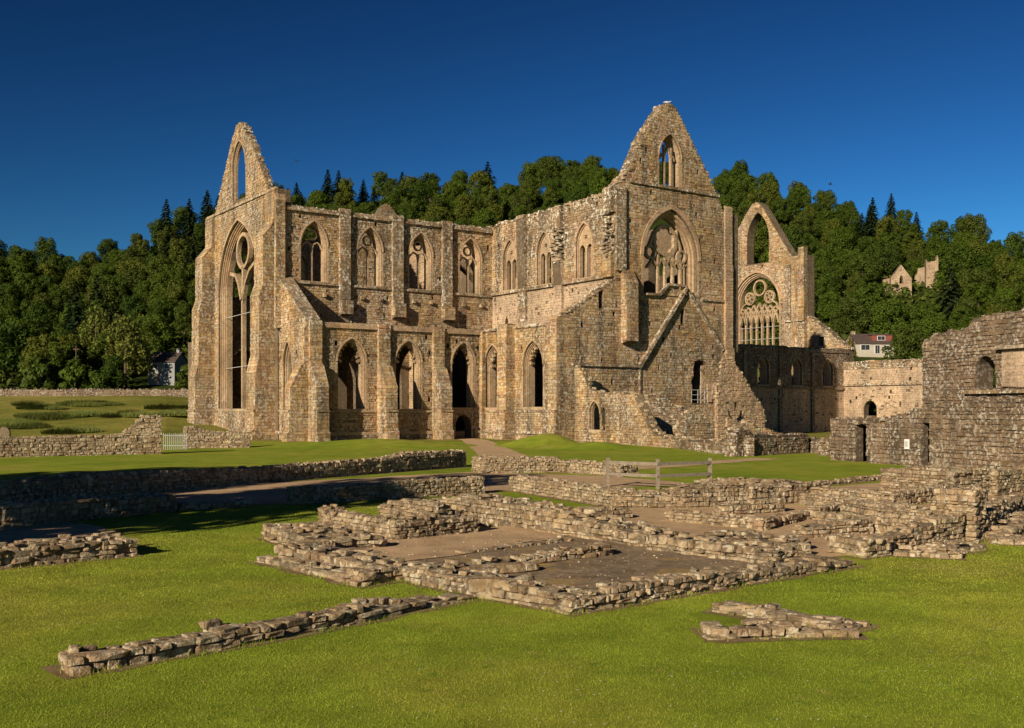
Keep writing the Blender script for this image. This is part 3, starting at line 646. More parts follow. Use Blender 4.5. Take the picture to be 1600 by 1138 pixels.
# --- west front seen from inside, nave aisle wall
pl = EP(80)
wf_poly = [(6.9, -.3), (26, -.3), (26, 26)]+[(24.2, 25.6)]+jag((24.2, 25.6), (18.1, 33.4), .8, .06)+[(17.2, 34.2), (16.3, 34.3), (15.5, 33.7)]+jag((15.2, 33.3), (9.9, 25.6), .8, .06)+[(9.5, 25.2), (6.9, 25.2)]
wf = wall('west_front', pl, wf_poly, [wn_(16.5, 4.5, 6.0, 18.6, 23.6, orders=((.2, .2), (.2, .45), (.15, .7)), hood=.3, tracery=False, sillstone=False)],
     [arch(16.15, 2.15, 25.0, 28.6, 32.7)], 1.5, (('warm', None),), putlog=8)
t = Acc(); d0, d1 = -.7, -1.05
ms = [20.3-1.065*i for i in range(8)]
for i, u in enumerate(ms[1:-1]): bar(t, pl, (u, 6), (u, 16.8), .24, d0, d1)
for a, b in zip(ms[:-1], ms[1:]):
    m = (a+b)/2; trbars(t, pl, [(a, 15.9), (a*.75+b*.25, 16.9), (m, 17.5), (a*.25+b*.75, 16.9), (b, 15.9)], .2, d0, d1)
    zt = 18.6-abs(m-16.5)*.25; trbars(t, pl, [(m, 17.4), (m+.42, 18.1), (m, zt+.55), (m-.42, 18.1), (m, 17.4)], .2, d0, d1)
    bar(t, pl, (a, 16.0), (a, 18.4 if abs(a-16.5) < 3.5 else 17.4), .2, d0, d1)
ring(t, pl, (16.5, 21.4), 1.0, 1.25, d0, d1, 20)
for cu, cz in ((18.4, 19.9), (14.6, 19.9)):
    ring(t, pl, (cu, cz), .82, 1.0, d0, d1, 16)
    for k in range(4): an = k*math.pi/2+.4; ring(t, pl, (cu+.46*math.cos(an), cz+.46*math.sin(an)), .24, .40, d0, d1, 10)
for s in (-1, 1): trbars(t, pl, [(16.5+s*4.0, 17.6), (16.5+s*3.2, 18.9), (16.5+s*2.6, 19.2)], .2, d0, d1)
t.build('window_tracery', 'dress', wf)
t = Acc()
for z in (13.6, 15.4): t = Acc(); bar(t, pl, (12.4, z), (20.5, z), .05, -.6, -.64); t.build('tie_bar', 'metal', wf)
buttress(pl, 6.9, 9.4, [(-.3, .7), (15.6, .7), (15.7, .55), (24.9, .55), (25.2, .3)], wf, 'warm', 'turret_pier')
buttress(pl, 6.9, 7.9, [(15.7, .9), (26.3, .8), (26.4, .3)], wf, 'warm', 'stair_turret')
buttress(pl, 9.6, 10.8, [(6, .5), (24.0, .5), (24.3, .1)], wf, 'lichen', 'pilaster')
lp = [(0, -.3), (6.9, -.3), (6.9, 16.4)]+jag((6.9, 16.4), (4.5, 14.8), .5, .2)+jag((4.5, 14.8), (0, 11.6), .5, .25)+[(0, 11.3)]
wl = wall('nave_aisle_end_wall', pl, lp, [], [[(4.0, 12.2), (4.9, 12.2), (4.9, 13.3), (4.0, 13.3)]], 1.3, (('warm', None),))
ac = Acc(); course(ac, pl, 6.9, 10.5, 15.7, .25, .8); ac.build('string_course', 'lichen', wf); ac = Acc()
for i in range(70):
    t_ = R(0, 1); rock(ac, (R(80, 81.2), 6.9*t_, 11.4+5*t_), (R(.3, .6), R(.3, .6), R(.2, .35)), R(-.3, .3))
ac.build('wall_top_rubble', 'lichen', wl, 'stuff')
pl = NP(0)
nwn = [wn_(c, 1.05, 6.2, 8.3, 9.8, orders=((.15, .2), (.12, .4)), hood=.12, tracery=False) for c in (62.7, 69.2, 75.6)]
na = wall('nave_aisle_wall', pl, [(41.3, -.3), (79.9, -.3)]+jag((79.9, 11.3), (41.3, 11.2), .8, .12)+[(41.3, 11.1)], nwn, [], 1.2,
     (('brown', dict(rects=[(41.3, 79.9, 5.9, 11.5)])), ('pale', dict(rects=[(41.3, 79.9, -.3, 5.9)], kw=dict(prot=(.004, .02))))), putlog=10, core='brownmortar')
ac = Acc(); course(ac, pl, 42, 79.8, 5.7, .28, .3); course(ac, pl, 42, 79.8, 10.7, .25, .2)
for u in (59.2, 65.9, 72.4): q_ = Acc(); slab(q_, pl, [(u-.3, 0), (u+.3, 0), (u+.3, 10.6), (u-.3, 10.6)], [], .25, -.05); q_.build('pilaster', 'brown', na)
ac.build('string_course', 'brown', na)
pl = EP(79.0)
lw = wall('cloister_west_wall', pl, [(-12.5, -.3), (-.02, -.3)]+jag((-.02, 9.55), (-12.5, 9.5), .9, .12)+[(-12.5, 9.4)], [], [arch(-4.3, 1.0, -.2, 3.0, 4.2)], 1.0,
     (('pale', dict(kw=dict(prot=(.004, .02)))),), putlog=8)
ac = Acc(); course(ac, pl, -12.4, -.1, 6.2, .3, .3); course(ac, pl, -12.4, -.1, 8.5, .2, .12); ac.build('string_course', 'lichen', lw); ac = Acc(); blocks(ac, pl, [(-12.4, 8.7), (-.1, 8.7), (-.1, 9.5), (-12.4, 9.5)], (), (.15, .25), (.2, .5), (.1, .25)); ac.build('wall_cap', 'lichen', lw)
wall('nave_south_wall', NP(25.8), [(42.6, -.3), (79.9, -.3)]+jag((79.9, 23.4), (42.6, 23.4), 1.0, .12)+[(42.6, 23.3)], [], [arch(c, 2.3, -.3, 6.2, 10.2) for c in (46.5, 53, 59.5, 66, 72.5)]+[arch(c, 1.4, 16, 19.5, 22) for c in (46.5, 53, 59.5, 66, 72.5)], 1.3, (('warm', None),))
wall('nave_south_aisle_wall', NP(32.4), [(42.6, -.3), (79.9, -.3), (79.9, 11), (42.6, 11)], [], [], 1.2, ())
fl = ground_poly('abbey_floor', 'gravel', [(1, 1), (79, 1), (79, 31), (1, 31)], .008)
#@@NEXT
# ------------------------------------------------------------------ loose stones and ruined walls
def stone_mesh(i):
    v = []; f = []
    b = .22
    import itertools
    base = {}
    for sx in (-1, 1):
        for sy in (-1, 1):
            for sz in (-1, 1):
                j = [R(.70, 1.06), R(.70, 1.06), R(.78, 1.03)]
                for ax_ in range(3):
                    c = [sx*j[0], sy*j[1], sz*j[2]]
                    for k in range(3):
                        if k != ax_: c[k] *= (1-b*R(.6, 1.5))
                    base[sx, sy, sz, ax_] = len(v); v.append([x*.5+R(-.018, .018) for x in c])
    for ax_ in range(3):
        o = [k for k in range(3) if k != ax_]
        for s in (-1, 1):
            q = []
            for p in ((-1, -1), (1, -1), (1, 1), (-1, 1)):
                c = [0, 0, 0]; c[ax_] = s; c[o[0]] = p[0]; c[o[1]] = p[1]; q.append(base[c[0], c[1], c[2], ax_])
            f.append(q)
        for p in itertools.product((-1, 1), repeat=2):          # edges running along ax_
            c0 = [0, 0, 0]; c1 = [0, 0, 0]; c0[ax_] = -1; c1[ax_] = 1
            for k, s in zip(o, p): c0[k] = s; c1[k] = s
            f.append([base[(*c0, o[0])], base[(*c1, o[0])], base[(*c1, o[1])], base[(*c0, o[1])]])
    for sx in (-1, 1):
        for sy in (-1, 1):
            for sz in (-1, 1): f.append([base[sx, sy, sz, k] for k in range(3)])
    me = bpy.data.meshes.new('stone'); me.from_pydata(v, [], f)
    import bmesh
    bm = bmesh.new(); bm.from_mesh(me); bmesh.ops.recalc_face_normals(bm, faces=bm.faces); bm.to_mesh(me); bm.free()
    me.materials.append(M['ruin']); me.update(); return me
STONES = [stone_mesh(i) for i in range(16)]
def put_stone(parent, c, s, rz=0, tilt=.06):
    o = bpy.data.objects.new('stone', random.choice(STONES)); C.objects.link(o); o.parent = parent
    o.location = c; o.scale = s; o.rotation_euler = (R(-tilt, tilt), R(-tilt, tilt), rz+R(-tilt, tilt)); return o
def hprof(prof, t): return interp(t, [p[0] for p in prof], [p[1] for p in prof])
SEGS = []
def loc2(X, Y): return ((X-OX)*AX+(Y-OY)*AY, -(X-OX)*AY+(Y-OY)*AX)
def ruin(name, label, segs, cat='ruined wall', sl=.32, sh=.15, topd=1.0, far=False, group=None, coremat='core', topsize=1.0, rough=1.0, hs=.86):
    """segs: list of (p0, p1, thickness, [(t,h)...]) in plan coordinates; left normal of p0->p1 points into the wall"""
    sl *= .78; sh *= .78
    segs = [(a, b, t, [(u, h*hs) for u, h in pr]) for a, b, t, pr in segs]; SEGS.extend(segs)
    r0 = W(*segs[0][0]); root = empty(name, r0, ROT); tag(root, label, cat, group)
    S = []                                       # (priority, centre, scale, rz)
    for (p0, p1, th, prof) in segs:
        d = Vector((p1[0]-p0[0], p1[1]-p0[1], 0)); L = d.length; d.normalize(); n = Vector((-d.y, d.x, 0)); an = math.atan2(d.y, d.x)
        o0 = Vector((p0[0]-segs[0][0][0], p0[1]-segs[0][0][1], 0))
        P = lambda u, v, z: o0+d*u+n*v+Vector((0, 0, z))
        # core
        ac = Acc(); K = max(2, int(L/.5)); ins = .07
        hh = [max(.03, hprof(prof, i/K)-.05) for i in range(K+1)]
        for i in range(K):
            u0, u1 = L*i/K+(ins if i == 0 else 0), L*(i+1)/K-(ins if i == K-1 else 0)
            v = [P(u0, ins, -.2), P(u1, ins, -.2), P(u1, th-ins, -.2), P(u0, th-ins, -.2), P(u0, ins, hh[i]), P(u1, ins, hh[i+1]), P(u1, th-ins, hh[i+1]), P(u0, th-ins, hh[i])]
            ac.add(v, [(4, 5, 6, 7), (0, 1, 5, 4), (2, 3, 7, 6)]+([(3, 0, 4, 7)] if i == 0 else [])+([(1, 2, 6, 5)] if i == K-1 else []), .5)
        ac.build('wall_core', coremat, root)
        # faces
        def face(len_, pos, ang, hfun, pr):
            z = -.05
            hm = max(p[1] for p in prof)
            while z < hm-.03:
                ch = sh*random.choice((.65, .9, 1.1, 1.45))*R(.9, 1.1); u = -R(0, .1)
                while u < len_-.05:
                    l = sl*random.choice((.45, .6, .8, 1, 1.2, 1.7))*R(.85, 1.15)*(1.15 if z < .1 else 1); l = min(l, len_-u+.04)
                    hu = hfun(min(len_, max(0, u+l/2)))
                    if z+ch*.65 <= hu and l > .07:
                        S.append((pr, pos(u+l/2, R(-.035, .035)*rough, z+ch/2), (l*1.04, .26*R(.8, 1.2), ch*R(.98, 1.1)), ang))
                    u += l
                z += ch
        face(L, lambda u, j, z: P(u, .14+j, z), an, lambda u: hprof(prof, u/L), 0)
        face(th-.15, lambda v, j, z: P(.14+j, v+.1, z), an+math.pi/2, lambda v: prof[0][1], 1)
        face(th-.15, lambda v, j, z: P(L-.14+j, v+.1, z), an+math.pi/2, lambda v: prof[-1][1], 2)
        # top
        ts = sl*.95*topsize; nu = max(1, int(L/ts*topd)); nv = max(1, int((th-.1)/(ts*.75)*topd))
        for i in range(nu):
            for k in range(nv):
                if R(0, 1) < .16: continue
                u = L*(i+R(.25, .75))/nu; v = .12+(th-.2)*(k+R(.2, .8))/nv; h = hprof(prof, u/L)
                S.append((.5 if k == 0 else 1.5, P(u, v, h-sh*.25+R(-.05, .03)*rough), (ts*R(.55, 1.5), ts*R(.5, 1.1), sh*R(.4, 1.1)), an+R(-.5, .5)))
    S.sort(key=lambda s: s[0]); lim = 0 if far else 290
    for _, c, s, rz in S[:lim]: put_stone(root, c, s, rz)
    if len(S) > lim:
        ac = Acc()
        for _, c, s, rz in S[lim:]: rock(ac, c, (s[0]*1.05, s[1]*1.05, s[2]*1.05), rz)
        ac.build('rubble_stone', 'ruina', root, 'stuff')
    return root

# foreground
ruin('stone_footing', 'long low stone wall footing running across the near left lawn', [((-37.6, -77.9), (-35.8, -77.62), .55, [(0, .25), (.5, .23), (1, .26)]), ((-35.8, -77.62), (-33.7, -77.2), .55, [(0, .31), (.3, .25), (1, .26)]), ((-33.7, -77.2), (-32.3, -76.8), .55, [(0, .26), (.7, .2), (1, .1)])], 'wall footing', sl=.36, sh=.135, topsize=.8)
r_ = ruin('stone_footing', 'flat slab end of the near footing beside the threshold block', [((-32.3, -76.85), (-31.4, -76.6), .6, [(0, .1), (1, .09)])], 'wall footing', sl=.6, sh=.1)
ruin('ruined_foundation', 'stepped pale stone corner of the left foundation room', [((-32.7, -70.7), (-32.29, -74.48), .35, [(0, .17), (1, .22)]), ((-32.35, -70.9), (-31.95, -74.3), 1.2, [(0, .34), (.6, .34), (1, .28)]), ((-32.29, -74.48), (-31.3, -74.26), .7, [(0, .30), (1, .34)])], 'foundation', sl=.38, sh=.17, rough=1.5)
ruin('ruined_foundation', 'heaped rubble mound behind the stepped foundation corner', [((-31.2, -67.2), (-31.3, -70.8), 1.5, [(0, .36), (.5, .42), (1, .36)])], 'foundation', sl=.34, sh=.15, rough=2.2)
ruin('ruined_foundation', 'low stone foundation wall ending at the white threshold block', [((-31.45, -74.3), (-31.22, -76.45), 1.0, [(0, .36), (.5, .30), (1, .27)])], 'foundation', sl=.34, sh=.14, rough=1.4)
b_ = ruin('threshold_block', 'white dressed threshold block at the foundation corner', [((-31.3, -76.45), (-31.2, -76.75), .35, [(0, .36), (1, .36)])], 'stone block', sl=.6, sh=.36)
ruin('ruined_foundation', 'sunlit foundation wall leading to the front point of the paved room', [((-31.15, -76.75), (-30.85, -78.35), .8, [(0, .34), (.5, .32), (1, .25)])], 'foundation', sl=.3, sh=.13, rough=1.3)
ruin('ruined_foundation', 'long shaded foundation wall along the front lawn edge', [((-30.85, -78.4), (-24.3, -77.9), .55, [(0, .28), (.2, .34), (.6, .30), (1, .24)])], 'foundation', sl=.26, sh=.12)
ruin('rubble_heap', 'flat overhanging stones at the right end of the front foundation', [((-24.6, -78.0), (-23.5, -77.85), 1.3, [(0, .22), (1, .14)])], 'rubble', sl=.45, sh=.12, rough=2)
ruin('ruined_wall', 'short wall with square corner stub beside the sandy foundation room', [((-29.2, -65.9), (-29.25, -66.5), .6, [(0, .66), (1, .62)]), ((-29.4, -66.8), (-29.15, -69.9), .6, [(0, .55), (.5, .60), (1, .58)]), ((-29.13, -69.95), (-26.8, -69.78), .6, [(0, .62), (.4, .66), (1, .52)])], sl=.27, sh=.12)
ruin('ruined_wall', 'taller rubble wall standing behind the sandy foundation room', [((-27.8, -66.6), (-27.6, -69.1), .55, [(0, .7), (.5, .92), (1, .86)]), ((-27.6, -69.1), (-26.7, -69.0), .5, [(0, .86), (1, .6)])], sl=.27, sh=.12)
ruin('ruined_wall', 'broad broken wall dividing the paved rooms from the gravel court', [((-25.6, -65.6), (-25.55, -70.2), 1.1, [(0, .62), (.4, .85), (1, .78)]), ((-25.55, -70.2), (-25.4, -74.0), 1.1, [(0, .72), (.5, .58), (1, .42)])], sl=.32, sh=.14, rough=1.6)
ruin('ruined_wall', 'low inner wall stub crossing the paved room', [((-29.3, -74.6), (-26.7, -74.5), .55, [(0, .22), (.3, .3), (1, .36)])], sl=.27, sh=.12)
ruin('ruined_wall', 'rubble wall closing the right side of the paved room', [((-25.6, -74.3), (-25.1, -77.2), .9, [(0, .45), (.5, .42), (1, .36)]), ((-24.9, -76.3), (-23.2, -76.5), .8, [(0, .38), (1, .26)])], sl=.3, sh=.13, rough=1.8)
ruin('rubble_heap', 'forked patch of loose footing stones on the right lawn', [((-29.05, -79.45), (-28.6, -81.5), .62, [(0, .19), (.4, .2), (1, .15)]), ((-30.4, -80.75), (-29.4, -81.35), .62, [(0, .16), (.5, .2), (1, .18)]), ((-29.4, -81.3), (-28.75, -81.75), .45, [(0, .2), (1, .14)])], 'rubble', sl=.30, sh=.13, rough=1.5, topsize=.9, hs=.62)
ruin('ruined_wall', 'thick low wall block at the left edge beside the lawn', [((-38.6, -69.1), (-34.35, -68.5), 1.5, [(0, .40), (.7, .42), (1, .40)])], sl=.34, sh=.14, rough=1.4)
ruin('ruined_wall', 'low wall under the tree shade with sunlit right end', [((-35.6, -61.4), (-30.75, -59.62), 1.2, [(0, .62), (.6, .62), (1, .56)])], sl=.32, sh=.14)
ruin('ruined_wall', 'sunken wall edge in shade beside the sandy passage', [((-30.6, -59.7), (-28.4, -59.4), .6, [(0, .24), (1, .2)])], sl=.3, sh=.13)
ruin('ruined_wall', 'sunlit mid lawn wall with small drain holes', [((-27.15, -59.66), (-19.9, -59.62), .6, [(0, .66), (.3, .62), (.7, .70), (1, .70)])], sl=.30, sh=.13)
ruin('ruined_wall', 'bright pale wall turning towards the rail fence', [((-18.4, -59.0), (-19.6, -66.15), .8, [(0, .64), (.5, .66), (1, .62)])], sl=.30, sh=.13)
ruin('ruined_wall', 'dark rubble wall below the wooden rail fence', [((-19.5, -66.35), (-18.0, -67.6), 1.2, [(0, .58), (1, .52)]), ((-18.0, -67.7), (-15.9, -68.3), 1.6, [(0, .66), (.6, .84), (1, .9)])], sl=.28, sh=.13, rough=1.6)
ruin('ruined_wall', 'long dark wall in tree shade across the left lawn', [((-37.5, -57.4), (-32.0, -54.0), 1.0, [(0, .86), (.5, .9), (1, 1.0)]), ((-32.0, -54.0), (-25.2, -50.2), 1.0, [(0, 1.0), (.6, .82), (1, .72)]), ((-25.2, -50.2), (-11.1, -44.7), 1.0, [(0, .74), (.6, .82), (.72, 1.05), (1, 1.0)])], sl=.36, sh=.16, far=False)
ruin('ruined_wall', 'rubble bank wall below the gravel path end', [((-12.9, -48.0), (-13.4, -49.9), 1.0, [(0, .9), (1, .8)]), ((-13.4, -49.9), (-10.0, -51.2), 1.0, [(0, .8), (.5, .86), (1, .78)]), ((-10.0, -51.2), (-9.9, -55.4), 1.2, [(0, .66), (1, .6)])], sl=.32, sh=.15, rough=1.5)
ruin('ruined_wall', 'low kerb of stones edging the small lawn before the east range', [((-8.2, -64.3), (0, -63.0), .5, [(0, .2), (1, .24)])], sl=.32, sh=.12)
ruin('ruined_wall', 'square rubble block at the right end of the small lawn', [((-8.2, -67.6), (-8.2, -70.4), 2.2, [(0, 1.0), (.5, 1.15), (1, 1.1)])], sl=.32, sh=.14)
ruin('ruined_wall', 'rubble wall running to the right edge behind the square pier', [((-6.0, -70.7), (1.5, -69.9), .8, [(0, 1.05), (.5, .95), (1, .98)])], sl=.34, sh=.15)
ruin('stone_pier', 'tall square rubble pier beside the right lawn', [((-18.3, -76.15), (-18.15, -77.05), .8, [(0, 1.3), (1, 1.34)])], 'pier', sl=.26, sh=.13)
ruin('ruined_wall', 'shoulder high wall right of the square rubble pier', [((-17.2, -76.85), (-11.4, -74.65), .6, [(0, .72), (.5, .74), (1, .62)])], sl=.27, sh=.12)
ruin('ruined_wall', 'square ended wall stub at the edge of the right lawn', [((-22.4, -76.3), (-22.5, -77.3), .9, [(0, .42), (1, .42)]), ((-22.4, -77.3), (-18.4, -77.0), .55, [(0, .40), (.3, .42), (.6, .62), (1, .8)])], sl=.27, sh=.13)
ruin('ruined_wall', 'pale low wall across the gravel court', [((-14.3, -68.9), (-16.2, -73.9), .9, [(0, .42), (.6, .44), (1, .5)])], sl=.32, sh=.14)
ruin('ruined_wall', 'low divider wall in the sandy court nearest the paved rooms', [((-20.9, -69.8), (-20.45, -72.9), .6, [(0, .32), (1, .34)]), ((-20.45, -72.9), (-15.3, -71.2), .5, [(0, .3), (.5, .22), (1, .26)])], sl=.3, sh=.13)
ruin('ruined_wall', 'stepped rubble platform beside the wooden rail fence', [((-15.7, -66.2), (-15.9, -68.4), 2.4, [(0, .6), (1, .75)]), ((-13.0, -66.8), (-10.4, -66.3), 1.0, [(0, .7), (1, .5)])], sl=.36, sh=.16, rough=1.4)
ruin('ruined_wall', 'knee high wall behind the pale gravel court wall', [((-12.6, -68.0), (-12.8, -71.2), .8, [(0, .5), (1, .55)]), ((-12.8, -71.3), (-8.4, -70.6), .6, [(0, .5), (1, .62)])], sl=.32, sh=.14)
ruin('rubble_heap', 'heap of loose blocks at the left end of the inner wall stub', [((-30.6, -75.0), (-29.2, -75.3), .9, [(0, .22), (.5, .34), (1, .26)])], 'rubble', sl=.36, sh=.16, rough=2)
ruin('ruined_wall', 'thin low divider across the back of the paved room', [((-29.0, -72.6), (-26.0, -72.3), .35, [(0, .17), (1, .2)])], sl=.3, sh=.12)
ruin('rubble_heap', 'broad rubble spread between the paved room and the sandy court', [((-24.3, -74.2), (-23.9, -76.2), 1.6, [(0, .3), (1, .34)])], 'rubble', sl=.34, sh=.13, rough=2.2)
ruin('ruined_wall', 'low wall dividing the sandy court before the rail fence', [((-23.6, -68.6), (-21.2, -68.9), .6, [(0, .42), (1, .36)]), ((-18.6, -69.9), (-16.4, -70.2), .6, [(0, .4), (1, .46)])], sl=.3, sh=.13)
ruin('ruined_wall', 'short pale cross wall near the middle of the gravel court', [((-18.2, -72.6), (-18.4, -74.9), .6, [(0, .36), (1, .42)])], sl=.3, sh=.13)
ruin('ruined_wall', 'low stepped wall left of the square rubble pier', [((-20.9, -74.6), (-18.8, -74.9), .6, [(0, .34), (1, .5)]), ((-18.7, -74.9), (-18.6, -76.2), .6, [(0, .55), (1, .8)])], sl=.3, sh=.13)
ruin('ruined_wall', 'back wall of the gravel court below the square rubble block', [((-14.0, -74.2), (-9.5, -72.4), .7, [(0, .5), (.5, .62), (1, .7)])], sl=.32, sh=.14)
ruin('ruined_wall', 'low wall stub in front of the small lawn kerb', [((-11.2, -63.0), (-11.3, -65.6), .7, [(0, .5), (1, .45)])], sl=.32, sh=.14)
ruin('rubble_heap', 'low strip of rubble stones bordering the right lawn', [((-21.7, -77.45), (-21.05, -78.5), .7, [(0, .12), (1, .2)]), ((-21.0, -78.0), (-19.2, -78.05), .6, [(0, .2), (1, .16)])], 'rubble', sl=.3, sh=.12, rough=2)
ruin('rubble_heap', 'rubble strip reaching the right picture edge below the pier', [((-18.3, -77.5), (-16.8, -80.0), 1.3, [(0, .16), (1, .24)]), ((-16.8, -77.2), (-12.0, -76.2), 1.0, [(0, .28), (1, .3)])], 'rubble', sl=.3, sh=.12, rough=2)
ruin('boundary_stub_wall', 'grey dry stone wall at far left ending in a tall stub', [(loc2(-34.6, 63.5), loc2(-25.6, 68.7), .8, [(0, 1.45), (.8, 1.5), (1, 1.65)]), (loc2(-25.6, 68.7), loc2(-23.6, 69.8), .9, [(0, 1.8), (.3, 2.4), (.45, 3.0), (1, 3.0)])], sl=.42, sh=.2)
ruin('boundary_stub_wall', 'short grey wall abutting the foot of the east front', [(loc2(-25.3, 80.0), loc2(-20.6, 81.6), .8, [(0, 1.9), (.15, 2.0), (.35, 1.55), (1, 1.4)])], sl=.40, sh=.2)

# bare soil along the feet of the nearer walls
def soil_edges():
    k = 0
    for (p0, p1, th, prof) in SEGS:
        if (W(*p0)).y > 45: continue
        d = Vector((p1[0]-p0[0], p1[1]-p0[1], 0)); L = d.length; d.normalize(); n = Vector((-d.y, d.x, 0)); e = .13
        c = [Vector((*p0, 0))-d*e-n*e, Vector((*p0, 0))+d*(L+e)-n*e, Vector((*p0, 0))+d*(L+e)+n*(th+e), Vector((*p0, 0))-d*e+n*(th+e)]
        k += 1; ground_poly('soil_edge', 'soil', wavy([(v.x, v.y) for v in c], .28, .07), .004+.0004*(k % 9))
soil_edges()
# gravel and paving
ground_poly('gravel_court', 'gravel', wavy([(-25.2, -68), (-19.6, -66.5), (-15.5, -68.4), (-9, -64.6), (2.5, -64.2), (2, -70.5), (-6, -71), (-11, -75), (-18.5, -77.1), (-22.5, -76.9), (-25, -76)]), .012)
ground_poly('gravel_patch', 'gravel', wavy([(-40, -67.7), (-35.2, -67.0), (-33.6, -63.0), (-34.2, -60.4), (-40, -62)]), .009)
ground_poly('gravel_passage', 'gravel', wavy([(-37.5, -61.0), (-34.5, -59.8), (-30.5, -58.4), (-27, -59.2), (-18.5, -58.9), (-10.2, -61), (-9.9, -55), (-13.5, -48.6), (-25, -50), (-37, -57)]), .008)
ground_poly('gravel_path', 'gravel', wavy([(16.1, -.2), (18.2, -.2), (15.6, -7), (-.6, -35.4), (-9.8, -52), (-12.6, -48.6), (-3.4, -34.2), (13.2, -6)], 1.5, .12), .016)
ground_poly('sandy_room_floor', 'gravel', wavy([(-31.2, -69), (-27, -69.4), (-25.4, -69), (-25.4, -71.5), (-29.5, -72.8), (-31.4, -73.2)]), .10)
ground_poly('paved_room_floor', 'paving', [(-31.3, -72.0), (-25.2, -70.5), (-25.0, -77.4), (-24.4, -77.9), (-30.9, -78.1), (-31.1, -76.4), (-31.4, -74.2)], .085)
ground_poly('east_range_path', 'gravel', wavy([(-9.5, -52.5), (9, -48.5), (8.5, -46.8), (-6, -49.2), (-9, -50)], 1.0, .2), .014)
def mound(name, cx, cy, rx, ry, h, rot=0):
    v = []; f = []; n = 20
    for i in range(n+1):
        for j in range(n+1):
            x, y = (i/n*2-1), (j/n*2-1); r = min(1, math.hypot(x, y)); z = h*(math.cos(r*math.pi)*.5+.5)*(1+.12*math.sin(5*x+3*y))-.02
            X, Y = x*rx, y*ry; v.append((cx+X*math.cos(rot)-Y*math.sin(rot), cy+X*math.sin(rot)+Y*math.cos(rot), z))
    for i in range(n):
        for j in range(n): f.append((i*(n+1)+j, (i+1)*(n+1)+j, (i+1)*(n+1)+j+1, i*(n+1)+j+1))
    me = bpy.data.meshes.new(name); me.from_pydata(v, [], f); me.materials.append(M['lawn'])
    for p in me.polygons: p.use_smooth = True
    o = link(name, me, None, 'structure'); return o
mound('grass_bank', 2.6, 86, 4.6, 6.5, 1.0); mound('grass_bank', 6.0, 80, 5.5, 4.5, .5); mound('grass_bank', -12, 86, 11, 9, .55)

# ------------------------------------------------------------------ east range ruins in front of the transept
def range_wall(name, label, p0, p1, poly, th, mat='brown', holes=(), wins=(), core='brownmortar', cap=True, kw=None, n=60, cat='ruined wall'):
    root = empty(name, W(*p0), ROT+math.atan2(p1[1]-p0[1], p1[0]-p0[0])); tag(root, label, cat)
    pl = Plane((0, 0, 0), X_, -Y_)
    o = wall('masonry_face', pl, poly, wins, holes, th, ((mat, dict(kw=kw or dict(ch=(.14, .26), bw=(.2, .6), prot=(.01, .10), jit=.03))),), core=core, parent=root)
    # end faces
    ac = Acc(); L = max(p[0] for p in poly)
    e0 = Plane((0, 0, 0), Y_, -X_); h0 = max([z for u, z in poly if u < .3]+[.2]); blocks(ac, e0, [(0, -.2), (th, -.2), (th, h0), (0, h0)], (), (.14, .26), (.2, .6), (.01, .1), jit=.03)
    h1 = max([z for u, z in poly if u > L-.3]+[.2]); blocks(ac, Plane((L, 0, 0), Y_, X_), [(0, -.2), (th, -.2), (th, h1), (0, h1)], (), (.14, .26), (.2, .6), (.01, .1), jit=.03)
    ac.build('end_face', mat, root, 'stuff')
    if cap:
        ac = Acc(); up = [p for p in poly if p[1] > .1]; up.sort()
        for q, r in zip(up[:-1], up[1:]):
            d = math.hypot(r[0]-q[0], r[1]-q[1])
            for i in range(max(1, int(d*5*th))):
                t_ = R(0, 1); rock(ac, (q[0]+(r[0]-q[0])*t_, R(.05, th-.05), q[1]+(r[1]-q[1])*t_), (R(.2, .5), R(.2, .45), R(.12, .28)), R(-.5, .5))
        ac.build('wall_top_rubble', 'ruina' if mat != 'brown' else 'brown', root, 'stuff')
    return root
def gp(*pts): return [(pts[0][0], -.3)]+[(pts[-1][0], -.3)]+sum([jag(a, b, .45, .09) for a, b in zip(pts[::-1][:-1], pts[::-1][1:])], [])+[pts[0]]
# lit wall with the double lancet, running towards the camera from the transept corner
range_wall('ruined_wall', 'sunlit wall with a double lancet opening beside the transept corner', (19.4, -15.6), (19.0, -22.5), gp((0, 7.0), (1.2, 6.6), (2.0, 5.0), (3.5, 4.6), (6.9, 4.4)), .42, 'warm',
           [arch(4.35, .3, 1.2, 2.7, 3.2, 4)], [wn_(3.1, .78, 1.2, 2.6, 3.7, orders=((.07, .1),), hood=.14, tracery=False)], 'mortar')
range_wall('ruined_wall', 'narrow dark corner pier right of the double lancet', (18.9, -22.4), (19.6, -23.3), gp((0, 4.5), (1.1, 4.3)), .7, 'brown')
range_wall('ruined_wall', 'sloping broken stair wall below the dormitory scar', (19.0, -22.6), (16.5, -31.0), gp((0, 4.5), (2.4, 4.3), (3.2, 3.4), (5.0, 1.7), (6.5, 1.0), (8.6, .8)), .9, 'warm', core='mortar')
range_wall('ruined_wall', 'dark broken vault stump leaning at the dormitory foot', (24.0, -20.5), (30.0, -21.5), gp((0, 4.2), (1.5, 4.4), (2.6, 3.4), (4.2, 3.2), (5.8, 1.4)), 1.6, 'lichen', core='mortar')
range_wall('ruined_wall', 'long low lichened wall before the dormitory gable', (17.0, -30.6), (9.5, -44.5), gp((0, .8), (4, .7), (8, .8), (12, .9), (15.6, 1.25)), 1.2, 'lichen', core='mortar')
range_wall('ruined_wall', 'brown rubble wall in front of the tall shaded aisle', (9.3, -44.6), (17.6, -43.6), gp((0, 1.5), (.8, 1.7), (2.4, 1.35), (4, 1.3), (8.3, 1.25)), .9, 'brown')
